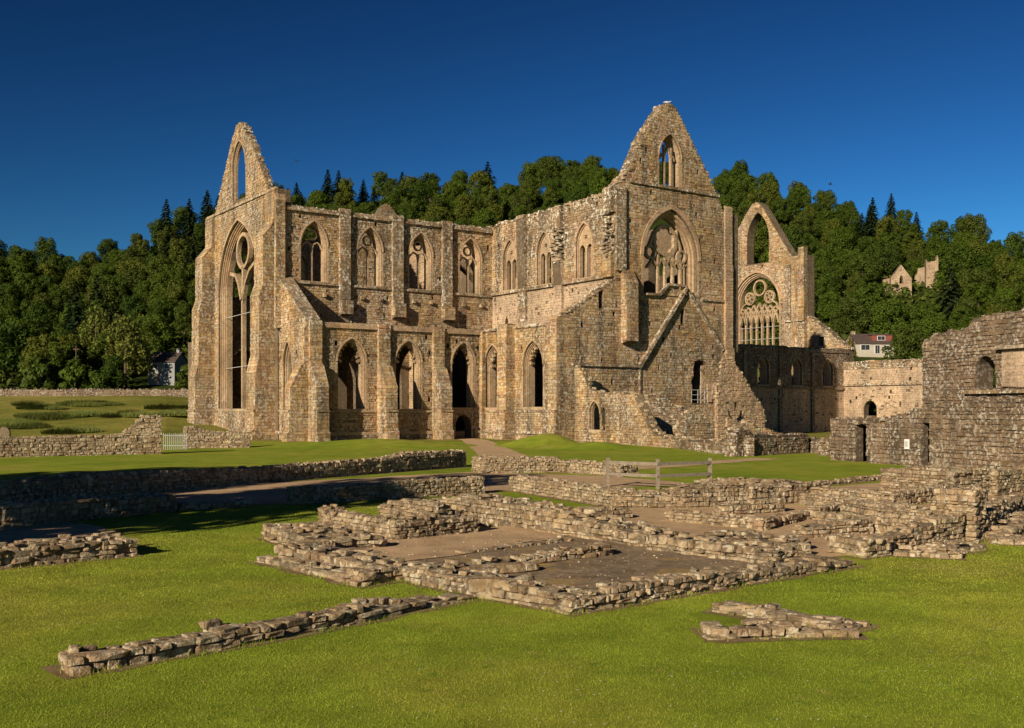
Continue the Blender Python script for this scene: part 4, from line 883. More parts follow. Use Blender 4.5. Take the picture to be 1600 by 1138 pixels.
range_wall('ruined_wall', 'low recessed brown wall with a square stub', (18.0, -42.5), (18.5, -48.5), gp((0, 1.0), (3, 1.0), (6, 1.0)), .7, 'brown')
range_wall('ruined_wall', 'broken stump of masonry standing alone below the dormitory door', (22.5, -26.5), (26.0, -26.8), gp((0, 1.2), (.6, 2.6), (1.5, 3.0), (2.2, 2.5), (3.4, 1.2)), 1.4, 'lichen', core='mortar')
range_wall('ruined_wall', 'ragged wall end between the dormitory and the brown range', (27.0, -27.5), (33.5, -28.0), gp((0, .8), (1.5, 1.5), (2.4, 2.0), (3.4, 1.5), (5.4, 1.0), (6.5, .8)), 1.2, 'warm', core='mortar')
range_wall('ruined_wall', 'low square brown stub before the recessed wall', (15.2, -47.2), (16.4, -47.2), gp((0, 1.0), (1.2, .95)), .9, 'brown')
# wall with trefoil tracery
TC, TZ = 2.6, 1.5
tref = [[(TC+.42*math.cos(k*.7854), TZ+1.8+.42*math.sin(k*.7854)) for k in range(8)]]
for sx in (-1, 1): tref.append([(TC+sx*.86+dx, TZ+dz) for dx, dz in ((-.66, -.25), (.66, -.25), (.46, .25), (.62, .55), (.24, .8), (.16, 1.3), (-.16, 1.3), (-.24, .8), (-.62, .55), (-.46, .25))])
range_wall('ruined_wall', 'steep raking wall with trefoil tracery right of the dormitory', (36.2, -17.3), (43.2, -17.3), gp((0, 4.0), (1.0, 8.4), (1.6, 8.6), (3.4, 6.9), (5.0, 5.0), (6.9, 3.0), (7.0, 1.0)), .3, 'dress', tref, core='mortar')
# far right range
def dark_box(root, u0, u1, v0, v1, h):            # unseen roofed box added behind an opening to keep it dark
    ac = Acc()
    for q in ((u0, u1, v0, v1, h-.05, h+.12), (u0, u1, v1, v1+.3, -.2, h-.06), (u0-.3, u0, v0, v1, -.2, h-.06), (u1, u1+.25, v0+.02, v1, -.2, h-.06)): box(ac, *q, .5)
    ac.build('added_dark_box', 'brownmortar', root)
p0, p1 = (10.7, -50.8), (6.2, -65.5)
L_ = math.hypot(p1[0]-p0[0], p1[1]-p0[1])
rw = range_wall('ruined_wall', 'brown rubble range wall with a tall slit and white plaque', p0, p1, gp((0, 2.5), (2.2, 2.45), (3.68, 2.5)), .5, 'brown', [[(2.35, -.25), (3.35, -.25), (3.35, 2.05), (2.95, 2.2), (2.35, 2.1)]])
dark_box(rw, .45, 3.7, .5, 4.6, 2.3)
dd = Vector((p1[0]-p0[0], p1[1]-p0[1])).normalized(); q0 = (p0[0]+dd.x*3.7, p0[1]+dd.y*3.7)
slt = [(4.15, .25), (4.75, .25), (4.75, 2.3), (4.15, 2.3)]
rw2 = range_wall('ruined_wall', 'large brown rubble wall at far right with a tall slit opening', q0, p1, gp((0, 2.5), (2.4, 2.6), (3.0, 2.9), (5, 3.1), (8, 3.35), (11.6, 3.5)), .4, 'brown', [slt])
dark_box(rw2, 1.2, 6.5, .4, 3.6, 2.55)
o_ = empty('information_plaque', W(q0[0]+dd.x*3.2, q0[1]+dd.y*3.2), ROT+math.atan2(dd.y, dd.x)); tag(o_, 'small white plaque fixed to the brown rubble wall', 'plaque')
ac = Acc(); box(ac, -.16, .16, -.19, -.12, .9, 1.42); ac.build('plaque_board', 'paint', o_)
ac = Acc(); box(ac, -.11, .11, -.2, -.189, 1.0, 1.32); ac.build('plaque_text_panel', 'metal', o_)
s0 = (q0[0]+2.6, q0[1]+.8-1.5); s1 = (p1[0]+2.6, p1[1]+.8)
doorh = arch(4.9, .75, 4.15, 5.0, 5.9, 6)
rw3 = range_wall('ruined_wall', 'tall stepped upper wall with an arched doorway at far right', (14.2, -54.6), (9.6, -69.5), gp((0, 6.9), (1.0, 7.3), (3.6, 7.55), (4.0, 8.0), (5.0, 8.1), (6.2, 8.05), (7.3, 8.1), (7.6, 8.3), (9.5, 9.3), (11.5, 10.4), (15.6, 12.5)), 1.2, 'brown', [doorh, [(7.9, 6.4), (8.25, 6.4), (8.25, 7.7), (7.9, 7.7)]])
ac = Acc(); pl = Plane((0, 0, 0), X_, -Y_); slab(ac, pl, [(6.2, 4.2), (9.3, 4.1), (9.3, 6.15), (6.2, 6.15)], [], .14, -.05); blocks(ac, Plane((0, -.14, 0), X_, -Y_), [(6.2, 4.2), (9.3, 4.2), (9.3, 6.1), (6.2, 6.1)], (), (.12, .22), (.2, .5), (.005, .03)); ac.build('pale_infill', 'pale', rw3)
ac = Acc(); course(ac, pl, 6.0, 9.8, 6.15, .2, .45); course(ac, pl, 3.6, 9.2, 3.85, .16, .32); ac.build('projecting_slab', 'lichen', rw3)
# wooden rail fence
f_ = empty('rail_fence', (3.73, 40.3, 0)); tag(f_, 'weathered wooden post and rail fence beside the gravel court', 'fence')
fp = [(0, 0), (1.75, -1.25), (3.95, -.05)]
for x, y in fp:
    ac = Acc(); box(ac, x-.07, x+.07, y-.07, y+.07, -.1, 1.12, j=.006); ac.build('fence_post', 'wood', f_)
for (x0, y0), (x1, y1) in zip(fp[:-1], fp[1:]):
    for z in (.5, .95):
        ac = Acc(); d = Vector((x1-x0, y1-y0, 0)); n = Vector((-d.y, d.x, 0)).normalized()*.03; off = Vector((0, -.09, 0))
        v = [Vector((x0, y0, z-.06))+off-n, Vector((x1, y1, z-.06))+off-n, Vector((x1, y1, z-.06))+off+n, Vector((x0, y0, z-.06))+off+n]
        ac.add(v+[p+Vector((0, 0, .12)) for p in v], [(0, 3, 2, 1), (4, 5, 6, 7), (0, 1, 5, 4), (1, 2, 6, 5), (2, 3, 7, 6), (3, 0, 4, 7)]); ac.build('rail', 'wood', f_)
# pale metal railing by the gap in the far-left wall
f_ = empty('metal_railing', (-25.9, 77, 0), .12); tag(f_, 'pale upright railing between the stub wall and the east front', 'railing')
for i in range(13):
    ac = Acc(); box(ac, i*.14, i*.14+.03, 0, .03, -.1, 1.2+.05*(i % 3 == 0)); ac.build('upright', 'metal', f_)
for z in (.3, 1.05):
    ac = Acc(); box(ac, 0, 1.75, .03, .05, z, z+.04); ac.build('rail', 'metal', f_)
# ------------------------------------------------------------------ trees
def leaves(ac, c, rad, n, size, up=0.35, flat=1.0):
    for i in range(n):
        d = Vector((random.gauss(0, 1), random.gauss(0, 1), random.gauss(0, 1)+.15))
        if d.length < 1e-3: continue
        d.normalize(); r = rad*(R(.45, 1.06)**.5)
        p = Vector(c)+Vector((d.x*r, d.y*r, d.z*r*flat))
        nn = (d+Vector((R(-.7, .7), R(-.7, .7), R(-.3, .9)))).normalized()
        t = nn.cross(Vector((R(-1, 1), R(-1, 1), R(-1, 1)))).normalized(); b = nn.cross(t)
        s = size*R(.6, 1.3); k = R(0, 1)
        ac.add([p-t*s, p+b*s*.55, p+t*s*R(.8, 1.1), p-b*s*.55], [(0, 1, 2, 3)], k)
def limb(ac, p, q, r0, r1, n=6):
    p = Vector(p); q = Vector(q); d = (q-p).normalized(); x = d.orthogonal().normalized(); y = d.cross(x)
    v = [p+(x*math.cos(6.283*i/n)+y*math.sin(6.283*i/n))*r0 for i in range(n)]+[q+(x*math.cos(6.283*i/n)+y*math.sin(6.283*i/n))*r1 for i in range(n)]
    ac.add(v, [(i, (i+1) % n, n+(i+1) % n, n+i) for i in range(n)])
def broad(h=12, w=5.0, lobes=38, per=190, size=.27, low=.22, mat='leaf'):
    cr = Acc(); tk = Acc(); limb(tk, (0, 0, -1), (R(-.2, .2), R(-.2, .2), h*.45), .38, .22); limb(tk, (0, 0, h*.4), (0, 0, h*.8), .22, .06)
    for i in range(lobes):
        t = (i+.5)/lobes; z = h*(low+(.93-low)*t); prof = math.sin(math.pi*min(1, .18+.80*(1-abs((z/h-.5)/.62)**2))) if False else math.sqrt(max(.05, 1-((z/h-.50)/.50)**2))
        an = i*2.4+R(-.5, .5); rr = w*prof*R(.30, .86); lr = w*R(.20, .36)*(.75+.35*prof)
        c = (rr*math.cos(an), rr*math.sin(an), z-lr*.2)
        leaves(cr, c, lr, int(per*(lr/(w*.28))**2), size, flat=.85)
        if i % 3 == 0: limb(tk, (0, 0, min(z*.8, h*.6)), c, .12, .04, 5)
    return tk.mesh('trunk'), cr.mesh('crown'), mat
def conif(h=16, w=5.0, tiers=20, mat='needle', per=2.0, size=.55):
    cr = Acc(); tk = Acc(); limb(tk, (0, 0, -1), (0, 0, h*.98), .28, .03)
    for i in range(tiers):
        t = i/(tiers-1); z = h*(.14+.84*t); r = w*(1-t)**.85+.15; nb = int(9-5*t)
        for k in range(nb):
            an = 6.283*k/nb+i*1.1+R(-.25, .25); L = r*R(.7, 1.15)
            d = Vector((math.cos(an), math.sin(an), 0))
            for j in range(int((10+16*(1-t))*per)):
                s = R(.08, 1); p = d*L*s+Vector((0, 0, z-L*s*s*.35+R(-.12, .2)))+d.cross(Vector((0, 0, 1)))*R(-.42, .42)*L*.5*(1.15-s)
                nn = Vector((d.x*.5+R(-.4, .4), d.y*.5+R(-.4, .4), .9)).normalized(); tt = (d+Vector((R(-.5, .5), R(-.5, .5), -.25))).normalized(); b = nn.cross(tt)
                q = size*R(.6, 1.2); cr.add([p-tt*q, p+b*q*.5, p+tt*q, p-b*q*.5], [(0, 1, 2, 3)])
    return tk.mesh('trunk'), cr.mesh('crown'), mat
def weep(h=14, w=4.5, mat='palm'):
    cr = Acc(); tk = Acc(); limb(tk, (0, 0, -1), (0, 0, h*.8), .35, .08)
    for i in range(46):
        t = R(0, 1); z = h*(.35+.6*t); an = R(0, 6.28); r = w*math.sqrt(max(.05, 1-((z/h-.5)/.52)**2))*R(.3, 1)
        for j in range(70):
            zz = z-R(0, 1)*h*.26; leaves(cr, (r*math.cos(an)+R(-.5, .5), r*math.sin(an)+R(-.5, .5), zz), .35, 1, .30)
    return tk.mesh('trunk'), cr.mesh('crown'), mat
def protos(fn, n, **k): return [fn(**k) for _ in range(n)]
BR = protos(broad, 5)+[broad(13, 4.2, 36, 160, .26), broad(10, 5.8, 36, 210, .29), broad(14, 5.0, 40, 190, .27)]
CO = protos(conif, 3)+[conif(15, 6.0, 15, size=.6)]
BU = [broad(3.2, 2.2, 9, 120, .24, .15), broad(2.6, 2.6, 9, 120, .24, .15)]
WE = [weep()]; GO = [conif(9, 2.9, 16, 'gold', 2.6, .3)]
for t3 in BR+CO+BU+WE+GO:
    t3[0].materials.append(M['bark']); t3[1].materials.append(M[t3[2]])
def tree(name, proto, X, Y, sc, label, cat='tree', group=None, z=None, sz=None):
    o = empty(name, (X, Y, G(X, Y) if z is None else z), R(0, 6.28)); tag(o, label, cat, group); o.scale = (sc, sc, sz or sc*R(.9, 1.1))
    link('trunk', proto[0], o); link('crown', proto[1], o); return o
def at(px, D): return (px-800)/1620*D, D
ABX = [290, 303, 330, 340, 376, 420, 440, 535, 620, 768, 821, 955, 985, 1047, 1118, 1137, 1140, 1180, 1235, 1255, 1258, 1320, 1325, 1437, 1440, 1520, 1560, 1600, 1900]
ABY = [900, 660, 340, 330, 190, 300, 315, 330, 340, 350, 337, 300, 285, 165, 300, 320, 420, 500, 400, 392, 500, 545, 563, 563, 530, 507, 500, 470, 420]
def hidden(px, y): return y > interp(px, ABX, ABY)+6
cnt = 0
D = 171.0
while D < 405:
    step = 6.6+D*.005
    px = -60+R(0, 60)
    while px < 1680:
        Dj = D+R(-4, 4); X, Y = at(px, Dj)
        Dc = interp(px, [0, 400, 800, 1200, 1600], [300, 340, 380, 350, 300])
        h = 9; gz = G(X, Y); ytop = 640-(gz+h-3)*1620/Dj
        clear = (195 < px < 305 and D < 192) or (1326 < px < 1405 and D < 218) or (1375 < px < 1475 and 228 < D < 264) or (px < 50 and D < 176)
        if not clear and Dj < Dc+8 and not (hidden(px, ytop) and hidden(px-40, ytop) and hidden(px+40, ytop)) and not (260 < px < 1320 and ytop > 470) and not (450 < px < 1000 and ytop > 365):
            left = px < 340
            con = (235 < px < 345 and Dj > 250) or (430 < px < 660 and Dj > 330) or (1330 < px < 1450 and Dj > 285) or R(0, 1) < .05
            conq = con and R(0, 1) < .5
            if True:
                yb = 640-(gz-3)*1620/Dj; row = 'on the skyline' if Dj > Dc-24 else 'halfway up the slope' if Dj > 168+(Dc-168)*.4 else 'at the foot of the slope'
                col = ('near the left picture edge' if px < 60 else 'above the meadow rushes' if px < 130 else 'above the drooping cottage tree' if px < 220 else 'beside the east front' if px < 345 else 'behind the east gable' if px < 430 else 'over the first clerestory bay' if px < 535 else
                       'over the second clerestory bay' if px < 620 else 'over the third clerestory bay' if px < 700 else 'over the fourth clerestory bay' if px < 770 else 'over the transept side wall' if px < 880 else 'left of the transept gable' if px < 1047 else
                       'right of the transept gable' if px < 1150 else 'around the far open gable' if px < 1260 else 'left of the bungalow' if px < 1330 else 'above the bungalow' if px < 1385 else 'around the ruined chapels' if px < 1470 else 'around the golden conifer' if px < 1560 else 'near the right picture edge')
                if conq: tree('conifer_tree', random.choice(CO[:3]), X, Y, R(.5, .85), f'dark pointed conifer {row} {col}', 'conifer', f'conifers {row} {col}')
                else: tree('broadleaf_tree', random.choice(BR), X, Y, R(.55, .95)*(.9 if px < 340 else 1), f'rounded green tree {row} {col}', 'tree', f'trees {row} {col}')
            cnt += 1
        px += step*1620/D*R(.75, 1.2)
    D += 8.6+D*.008
print('trees', cnt)
def tr(name, pr, px, D, sc, label, cat='tree', **k): X, Y = at(px, D); return tree(name, pr, X, Y, sc, label, cat, **k)
tr('conifer_tree', CO[3], 762, 378, 1.0, 'lone dark spreading conifer on the skyline above the presbytery', 'conifer')
tr('conifer_tree', CO[0], 512, 338, .9, 'tall conifer at the left end of the skyline clump', 'conifer')
tr('conifer_tree', CO[1], 470, 330, .62, 'small conifer just behind the top of the presbytery wall', 'conifer')
tr('conifer_tree', CO[2], 440, 330, .55, 'smallest conifer tip right of the east gable', 'conifer')
tr('conifer_tree', CO[3], 1485, 235, .95, 'broad layered dark conifer above the far right ruin', 'conifer')
tr('broadleaf_tree', BR[6], 860, 384, 1.15, 'big domed tree highest on the skyline left of the transept gable')
tr('broadleaf_tree', BR[7], 1500, 262, 1.05, 'open crowned tree on the skyline at upper right')
tr('golden_conifer', GO[0], 1546, 225, .95, 'golden yellow conical conifer on the right slope', 'conifer')
tr('golden_conifer', GO[0], 1328, 212, .5, 'small yellow conifer left of the bungalow', 'conifer')
tr('weeping_tree', WE[0], 196, 172, .9, 'pale drooping tree in front of the white cottage', 'tree')
tr('weeping_tree', WE[0], 150, 182, .9, 'yellowish drooping tree left of the pale cottage tree', 'tree')
tr('broadleaf_tree', BR[0], 20, 178, .95, 'large tree at the left edge above the small green clearing')
tr('broadleaf_tree', BR[3], 75, 172, .85, 'olive tree at the meadow wall on the left')
tr('conifer_tree', CO[0], 118, 200, .9, 'pointed spruce rising from the left wood', 'conifer')
tr('shrub', BU[0], 120, 168, 1.6, 'bright green shrub behind the meadow wall', 'shrub')
tr('shrub', BU[1], 160, 167, 1.2, 'dark clipped shrub behind the meadow wall near the cottage', 'shrub')
tr('shrub', BU[0], 65, 167, 1.7, 'bushy shrub below the olive tree at the meadow wall', 'shrub')
tr('shrub', BU[1], 300, 172, 1.3, 'shrub between the white cottage and the east front', 'shrub')
for px, D, s, l in ((1405, 214, 1.5, 'tree-like shrub covering the right side of the bungalow'), (1345, 200, .7, 'low garden shrub below the bungalow window'), (1372, 199, 1.0, 'low garden shrub below the bungalow door'), (1425, 200, 1.0, 'garden shrub at the right end of the bungalow'), (1395, 196, .8, 'garden shrub before the bungalow terrace'), (1322, 196, .9, 'garden shrub under the small yellow conifer'), (1432, 190, 1.0, 'garden shrub above the cloister wall end')):
    tr('shrub', random.choice(BU), px, D, s, l, 'shrub')
# undergrowth carpet between the trees
ac = Acc(); k = 0
while k < 26000:
    D = R(170, 330); px = R(-40, 1640)
    if 340 < px < 1180 or (195 < px < 305 and D < 190) or (1326 < px < 1400 and D < 213): continue
    X, Y = at(px, D); k += 1; leaves(ac, (X, Y, G(X, Y)+R(.1, 1.8)), .5, 1, R(.5, .95))
ug = ac.build('undergrowth', 'leaf', None, 'stuff'); tag(ug, 'low leafy undergrowth covering the slopes between the trees', 'undergrowth')
# shade trees just outside the left edge of the view
for X, Y, s, l in ((-20.5, 15.5, 1.08, 'shade tree nearest the viewer beyond the left edge'), (-28, 18.5, 1.0, 'middle shade tree beyond the left edge'), (-35, 23, 1.05, 'farthest shade tree beyond the left edge')):
    tree('broadleaf_tree', BR[7], X, Y, s, l)
# rush clumps in the meadow
def rush():
    ac = Acc()
    for i in range(700):
        an, r = R(0, 6.28), R(0, 1)**.5*1.6; x, y = r*math.cos(an), r*math.sin(an)*.7; h = R(.5, 1.15)*(1-.35*(r/1.6)**2); l = R(-.25, .25); m = R(-.25, .25)
        ac.add([(x-.04, y, 0), (x+.04, y, 0), (x+l, y+m, h)], [(0, 1, 2)])
    me = ac.mesh('rush_leaves'); me.materials.append(M['rush']); return me
RU = [rush(), rush()]
for i, (px, y) in enumerate([(45, 634), (58, 640), (72, 636), (85, 640), (125, 634), (140, 635), (155, 633), (172, 634), (22, 660), (35, 664), (55, 652), (70, 656), (20, 668), (48, 670), (95, 650), (110, 652), (135, 648), (150, 650), (175, 652), (205, 648), (218, 652), (255, 640), (270, 645), (285, 650), (292, 640), (100, 678), (120, 676)]):
    D = 97.0                                       # march to the meadow surface under this line of sight
    while D < 165:
        X, Y = at(px, D)
        if G(X, Y) >= 3-(y-640)*D/1620: break
        D += .5
    o = empty('rush_clump', (X, Y, G(X, Y)), R(0, 6)); s = R(.9, 1.5); o.scale = (s*1.3, s*1.3, s*.6)
    tag(o, 'dark green rush clump in the rough meadow', 'rushes', 'rush clumps in the meadow'); link('rush_leaves', RU[i % 2], o)

# ------------------------------------------------------------------ meadow boundary wall, cottage, bungalow, hillside ruins, pole, birds
bw = empty('boundary_wall', (-100, 158, G(-80, 158)), math.atan2(2, 60)); tag(bw, 'long low grey stone wall along the far side of the meadow', 'wall')
ac = Acc(); pl = Plane((0, 0, 0), X_, -Y_); slab(ac, pl, [(0, -1.5), (62, -1.5), (62, 1.05), (0, 1.05)], [], 0, -.5, .5); ac.build('wall_core', 'brownmortar', bw)
ac = Acc(); blocks(ac, pl, [(0, -1), (62, -1), (62, 1.05), (0, 1.05)], (), (.18, .3), (.3, .8), (.01, .1), jit=.03); rubble(ac, (0, .25, 1.05), (62, .25, 1.05), .2, .4, 260); ac.build('stone_block', 'brown', bw, 'stuff')
def house_box(root, w, d, h, roof_h, wallmat, roofmat, over=.25):
    ac = Acc(); box(ac, 0, w, 0, d, -1.5, h, .5); ac.add([(0, 0, h), (0, d, h), (0, d/2, h+roof_h), (w, 0, h), (w, d, h), (w, d/2, h+roof_h)], [(0, 2, 1), (3, 4, 5)], .5); ac.build('wall', wallmat, root)
    ac = Acc(); t = .14
    for s in (0, 1):
        y0, y1 = (-over, d/2) if s == 0 else (d+over, d/2); z0 = h-over*roof_h/(d/2); z1 = h+roof_h
        ac.add([(-over, y0, z0), (w+over, y0, z0), (w+over, y1, z1), (-over, y1, z1), (-over, y0, z0+t), (w+over, y0, z0+t), (w+over, y1, z1+t), (-over, y1, z1+t)], [(0, 3, 2, 1), (4, 5, 6, 7), (0, 1, 5, 4), (1, 2, 6, 5), (2, 3, 7, 6), (3, 0, 4, 7)], .5)
    return ac.build('roof', roofmat, root)
def hwin(root, x, z, w, h, glass='glass', frame='paint', y=0, name='window'):
    f = Acc(); box(f, x-w/2-.08, x+w/2+.08, y-.06, y+.02, z-.08, z+h+.08); o = f.build(name, frame, root)
    for k in (0, 1):
        g = Acc(); box(g, x-w/2+k*(w/2+.02), x-.02+k*(w/2+.02), y-.075, y-.055, z, z+h); g.build('pane', glass, o)
cx, cy = at(231, 175); ch = empty('cottage', (cx, cy, G(cx, cy)+.6), math.radians(-6)); tag(ch, 'white two storey cottage with slate roof under the trees', 'cottage')
rf = house_box(ch, 4.7, 5.2, 3.4, 1.6, 'white', 'slate'); ac = Acc(); box(ac, 4.0, 4.5, 2.3, 2.9, 4.4, 5.7); ac.build('chimney', 'white', rf)
for x, z, w, h in ((1.4, 2.2, .55, .7), (3.3, 2.2, .55, .75), (3.4, .6, .6, .8), (.5, .6, .55, .8)): hwin(ch, x, z, w, h)
ac = Acc(); box(ac, 1.35, 2.0, -.05, .02, -.2, 1.35); dr = ac.build('door', 'slate', ch); ac = Acc(); box(ac, 1.9, 1.95, -.09, -.05, .6, .68); ac.build('door_handle', 'metal', dr)
cx, cy = at(1338, 212); bh = empty('bungalow', (cx, cy, G(cx, cy)+.3), math.radians(4)); bh.location.z = 3+(640-553)*212/1620; bh.scale = (.94, .94, .8); tag(bh, 'cream bungalow with brown roof and red dormer on the slope', 'house')
rf = house_box(bh, 8.5, 7, 2.7, 2.6, 'cream', 'slate'); ac = Acc(); box(ac, .3, 1.1, 3.2, 3.9, 4.2, 6.0); ac.build('chimney', 'ruina', rf)
ac = Acc(); box(ac, 3.9, 8.4, .8, 3.6, 3.2, 4.9); dm = ac.build('dormer', 'brick', bh); ac = Acc(); box(ac, 3.7, 8.6, .6, 3.8, 4.9, 5.1); ac.build('dormer_roof', 'slate', dm)
hwin(bh, 5.9, 3.6, 1.6, 1.0, y=.8, name='dormer_window'); hwin(bh, 2.0, 1.0, 1.9, 1.3); hwin(bh, 4.7, .1, 1.0, 2.1, name='patio_door'); hwin(bh, 6.8, .9, 1.2, 1.2)
for px, D, w, l in ((1392, 262, 5.6, 'lower ruined chapel gable among the hillside trees'), (1447, 270, 3.4, 'upper ruined chapel wall among the hillside trees')):
    X, Y = at(px, D); yb = 444 if px < 1420 else 426; z0 = 3+(640-yb)*D/1620
    o = empty('ruined_chapel', (X, Y, z0), math.radians(8)); tag(o, l, 'ruin')
    ac = Acc(); pl = Plane((0, 0, 0), X_, -Y_); pg_ = [(0, -6), (w, -6), (w, 1.6), (w/2, 5.0), (0, 1.6)] if px < 1420 else [(0, -6), (w, -6), (w, 3.6), (w-.3, 4.6), (w-.6, 3.2), (.4, 2.8), (.1, 3.4), (0, 2.2)]
    hl = [arch(w/2, .5, .2, 1.2, 2.2, 4)] if px < 1420 else []
    slab(ac, pl, pg_, hl, 0, -.7, .5); ac.build('gable_wall', 'mortar', o); ac = Acc(); blocks(ac, pl, pg_, hl); ac.build('stone_block', 'pale', o, 'stuff')
    ac = Acc(); box(ac, .1, .7, .7, 6, -6, 1.6); ac.build('side_wall', 'pale', o)
X, Y = at(119, 168); o = empty('utility_pole', (X, Y, G(X, Y))); tag(o, 'bare wooden utility pole before the left wood', 'pole')
ac = Acc(); limb(ac, (0, 0, -.5), (0, 0, 7.5), .13, .10, 8); ac.build('pole_shaft', 'bark', o); ac = Acc(); box(ac, -.5, .5, -.05, .05, 6.9, 7.05); ac.build('crossarm', 'bark', o)
X, Y = at(6, 66); o = empty('headstone', (X, Y, 0)); tag(o, 'small grey rounded headstone behind the far left wall', 'headstone')
Y = 74; X = at(6, Y)[0]; o.location = (X, Y, 0); ac = Acc(); slab(ac, Plane((0, 0, 0), X_, -Y_), arch(0, .4, -.2, 1.35, 1.75, 6), [], 0, -.2, .5); ac.build('headstone_slab', 'core', o)
def bird(name, loc, sc, mat, label, fly):
    o = empty(name, loc, R(0, 6)); tag(o, label, 'bird'); ac = Acc()
    prof = [(-.24, .005), (-.18, .03), (-.08, .065), (.04, .07), (.12, .05), (.17, .04), (.21, .038), (.25, .012), (.29, .004)]; n = 8; vv = []; ff = []
    for x, r in prof:
        for i in range(n): vv.append(Vector((x*sc, r*math.cos(6.283*i/n)*sc, (r*math.sin(6.283*i/n)+.12+max(0, x-.08)*.45)*sc)))
    for k in range(len(prof)-1):
        for i in range(n): ff.append((k*n+i, k*n+(i+1) % n, (k+1)*n+(i+1) % n, (k+1)*n+i))
    ac.add(vv, ff, .5); ac.build('body', mat, o)
    for s in (-1, 1):
        w = Acc()
        if fly: w.add([(.08*sc, s*.05*sc, .14*sc), (-.06*sc, s*.05*sc, .14*sc), (-.02*sc, s*.3*sc, .26*sc), (.08*sc, s*.3*sc, .26*sc), (-.06*sc, s*.55*sc, .18*sc)], [(0, 1, 2, 3), (3, 2, 4)])
        else: w.add([(.08*sc, s*.068*sc, .15*sc), (.0, s*.08*sc, .08*sc), (-.28*sc, s*.03*sc, .12*sc), (-.1*sc, s*.06*sc, .18*sc)], [(0, 1, 2, 3)])
        w.build('wing', mat, o)
        if not fly: l = Acc(); limb(l, (0, s*.03*sc, -.01*sc), (.0, s*.03*sc, .07*sc), .008*sc, .008*sc, 5); l.build('leg', mat, o)
bl = W(32.9, -13.6, 33.85); bird('seagull', bl, 1.6, 'bird', 'white gull perched on top of the transept gable', False)
for px, y, D, l in ((465, 254, 150, 'tiny dark bird flying right of the east gable'), (1297, 290, 140, 'tiny dark bird flying above the right hillside')):
    X, Y = at(px, D); bird('flying_bird', (X, Y, 3+(640-y)*D/1620), 1.3, 'darkbird', l, True)

# ------------------------------------------------------------------ grass blades and daisies on the near lawn
NOG = [[(-37.9, -78.0), (-31.2, -76.5), (-31.3, -75.9), (-37.9, -77.3)], [(-32.8, -70.7), (-32.3, -74.55), (-31.4, -74.35), (-31.1, -76.9), (-30.85, -78.5), (-23.2, -78.0), (-22.4, -77.4), (-18.4, -77.1), (-16, -80.5), (0, -72), (2, -60), (-19, -58), (-19.5, -66), (-25, -66), (-28, -65.5), (-31.0, -67.0), (-31.6, -70.6)],
       [(-40, -69.2), (-34.2, -68.6), (-34.2, -66.8), (-30.5, -59.8), (-27.1, -59.8), (-19, -59.7), (-10, -40), (-45, -52)], [(-29.5, -79.4), (-29.1, -79.3), (-28.5, -81.6), (-28.6, -82), (-29.4, -81.5), (-30.5, -81.0), (-30.3, -80.6), (-29.4, -80.9)]]
def inside(a, b, poly):
    r = np.zeros(a.shape, bool)
    for i in range(len(poly)):
        (x0, y0), (x1, y1) = poly[i], poly[(i+1) % len(poly)]
        c = ((y0 > b) != (y1 > b)) & (a < (x1-x0)*(b-y0)/(y1-y0+1e-12)+x0); r ^= c
    return r
def scatter(n, d0, d1, pw=1.0):
    D = d0+(d1-d0)*rng.random(n)**pw; X = (rng.random(n)-.5)*1.06*D
    a = (X-OX)*AX+(D-OY)*AY; b = -(X-OX)*AY+(D-OY)*AX
    k = np.ones(n, bool)
    for p in NOG: k &= ~inside(a, b, p)
    return X[k], D[k]
def blades(name, n, d0, d1, hgt, wid, mat):
    X, D = scatter(n, d0, d1, .75); n = len(X); an = rng.random(n)*6.283; h = hgt*(.45+.9*rng.random(n)); ln = hgt*.9*rng.random(n); la = rng.random(n)*6.283
    w = wid*(.6+.8*rng.random(n)); v = np.zeros((n, 3, 3), np.float32)
    v[:, 0] = np.stack([X-w*np.cos(an), D-w*np.sin(an), np.full(n, -.002)], 1); v[:, 1] = np.stack([X+w*np.cos(an), D+w*np.sin(an), np.full(n, -.002)], 1)
    v[:, 2] = np.stack([X+ln*np.cos(la), D+ln*np.sin(la), h], 1)
    return v
def tri_obj(name, v, mat, label, cat):
    n = len(v); me = bpy.data.meshes.new(name); me.vertices.add(n*3); me.vertices.foreach_set('co', v.reshape(-1)); me.loops.add(n*3); me.loops.foreach_set('vertex_index', np.arange(n*3, dtype=np.int32))
    me.polygons.add(n); me.polygons.foreach_set('loop_start', np.arange(0, n*3, 3, dtype=np.int32)); me.update(calc_edges=True)
    at_ = me.attributes.new('rnd', 'FLOAT', 'FACE'); at_.data.foreach_set('value', rng.random(n).astype(np.float32)); me.materials.append(M[mat])
    o = link(name, me, None, 'stuff'); tag(o, label, cat); return o
tri_obj('grass', np.concatenate([blades('', 230000, 8.5, 17, .017, .0045, ''), blades('', 200000, 16, 32, .020, .009, '')]), 'blade', 'short mown green grass covering the near lawn', 'grass')
fv = []
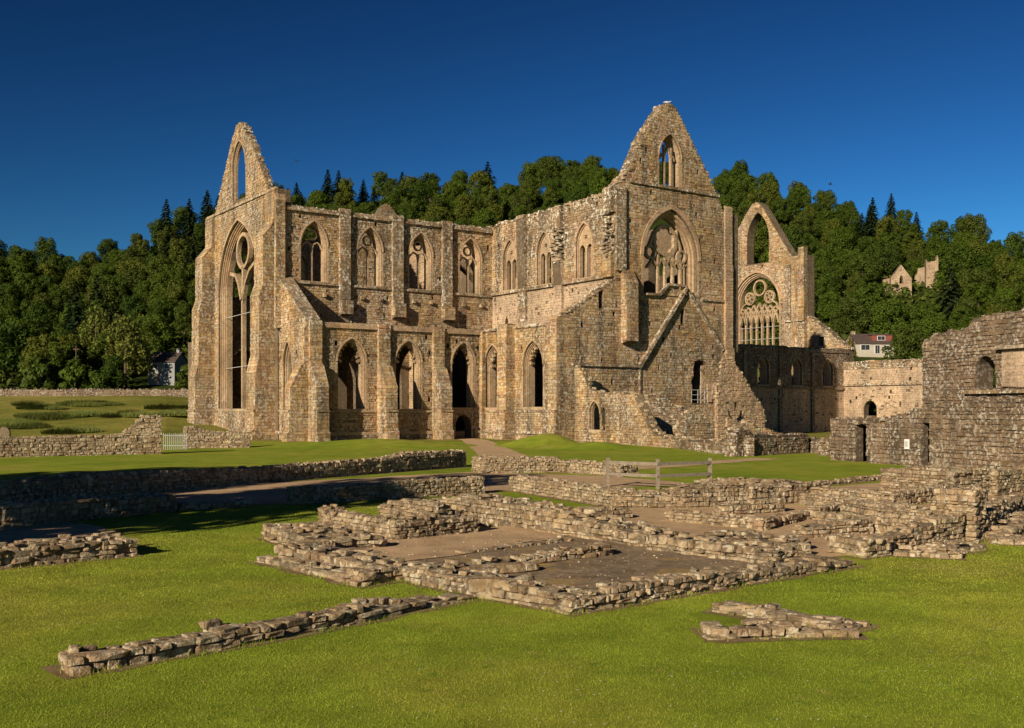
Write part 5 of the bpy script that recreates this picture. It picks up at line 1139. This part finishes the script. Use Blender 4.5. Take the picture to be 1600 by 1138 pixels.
for (p0, p1, th, prof) in SEGS:
    w0 = W(*p0)
    if w0.y > 34: continue
    d = Vector((p1[0]-p0[0], p1[1]-p0[1])); L = d.length; d.normalize(); n = Vector((-d.y, d.x))
    inner = -31.3 < p0[0] < -18 and -77 < p0[1] < -66
    for i in range(int(L*(25 if inner else 130))):
        u, v = (R(-.08, L+.08), R(-.13, .04)) if R(0, 1) < .75 else (random.choice((-.05, L+.05))+R(-.06, .06), R(0, th))
        if math.sin(u*5+p0[0]*3)+math.sin(u*13)*.5 < R(-.9, .7): continue
        g = W(p0[0]+d.x*u+n.x*v, p0[1]+d.y*u+n.y*v); a_ = R(0, 6.28); h = R(.02, .09); wd = R(.003, .007); lx, ly = R(-.03, .03), R(-.03, .03)
        fv.append([(g.x-wd*math.cos(a_), g.y-wd*math.sin(a_), 0), (g.x+wd*math.cos(a_), g.y+wd*math.sin(a_), 0), (g.x+lx, g.y+ly, h)])
tri_obj('wall_foot_grass', np.array(fv, np.float32), 'blade', 'longer grass fringing the feet of the low ruined walls', 'grass')
# loose pebbles on the gravel floors
ac = Acc()
for a0, a1, b0, b1, n_, z_ in ((-31, -26, -73, -69.5, 160, .10), (-30.6, -25.2, -77.6, -74.6, 120, .087), (-24.5, -9, -76, -66, 500, .012), (-36, -12, -58, -50, 200, .009)):
    for i in range(n_):
        g = W(R(a0, a1), R(b0, b1), z_); s_ = R(.012, .04); rock(ac, (g.x, g.y, g.z+s_*.15), (s_*1.3, s_, s_*.6), R(0, 6))
pb_ = ac.build('pebbles', 'ruina', None, 'stuff'); tag(pb_, 'loose pebbles scattered over the gravel floors', 'pebbles')
X, D = scatter(2600, 8.8, 34, .8); pt = []
# patchy: keep those where a slow wave is high
k = (np.sin(X*.9+np.cos(D*.5)*2)+np.sin(D*.8-X*.4)+rng.random(len(X))*1.4) > .7
for x, d in zip(X[k], D[k]):
    s = R(.006, .012); z = R(.025, .04); c = (x, d, z)
    for i in range(5): pt.append([c, (x+s*math.cos(i*1.2566), d+s*math.sin(i*1.2566), z-.002), (x+s*math.cos(i*1.2566+1.2566), d+s*math.sin(i*1.2566+1.2566), z-.002)])
tri_obj('daisies', np.array(pt, np.float32), 'paint', 'tiny white daisies scattered over the near lawn', 'daisies')
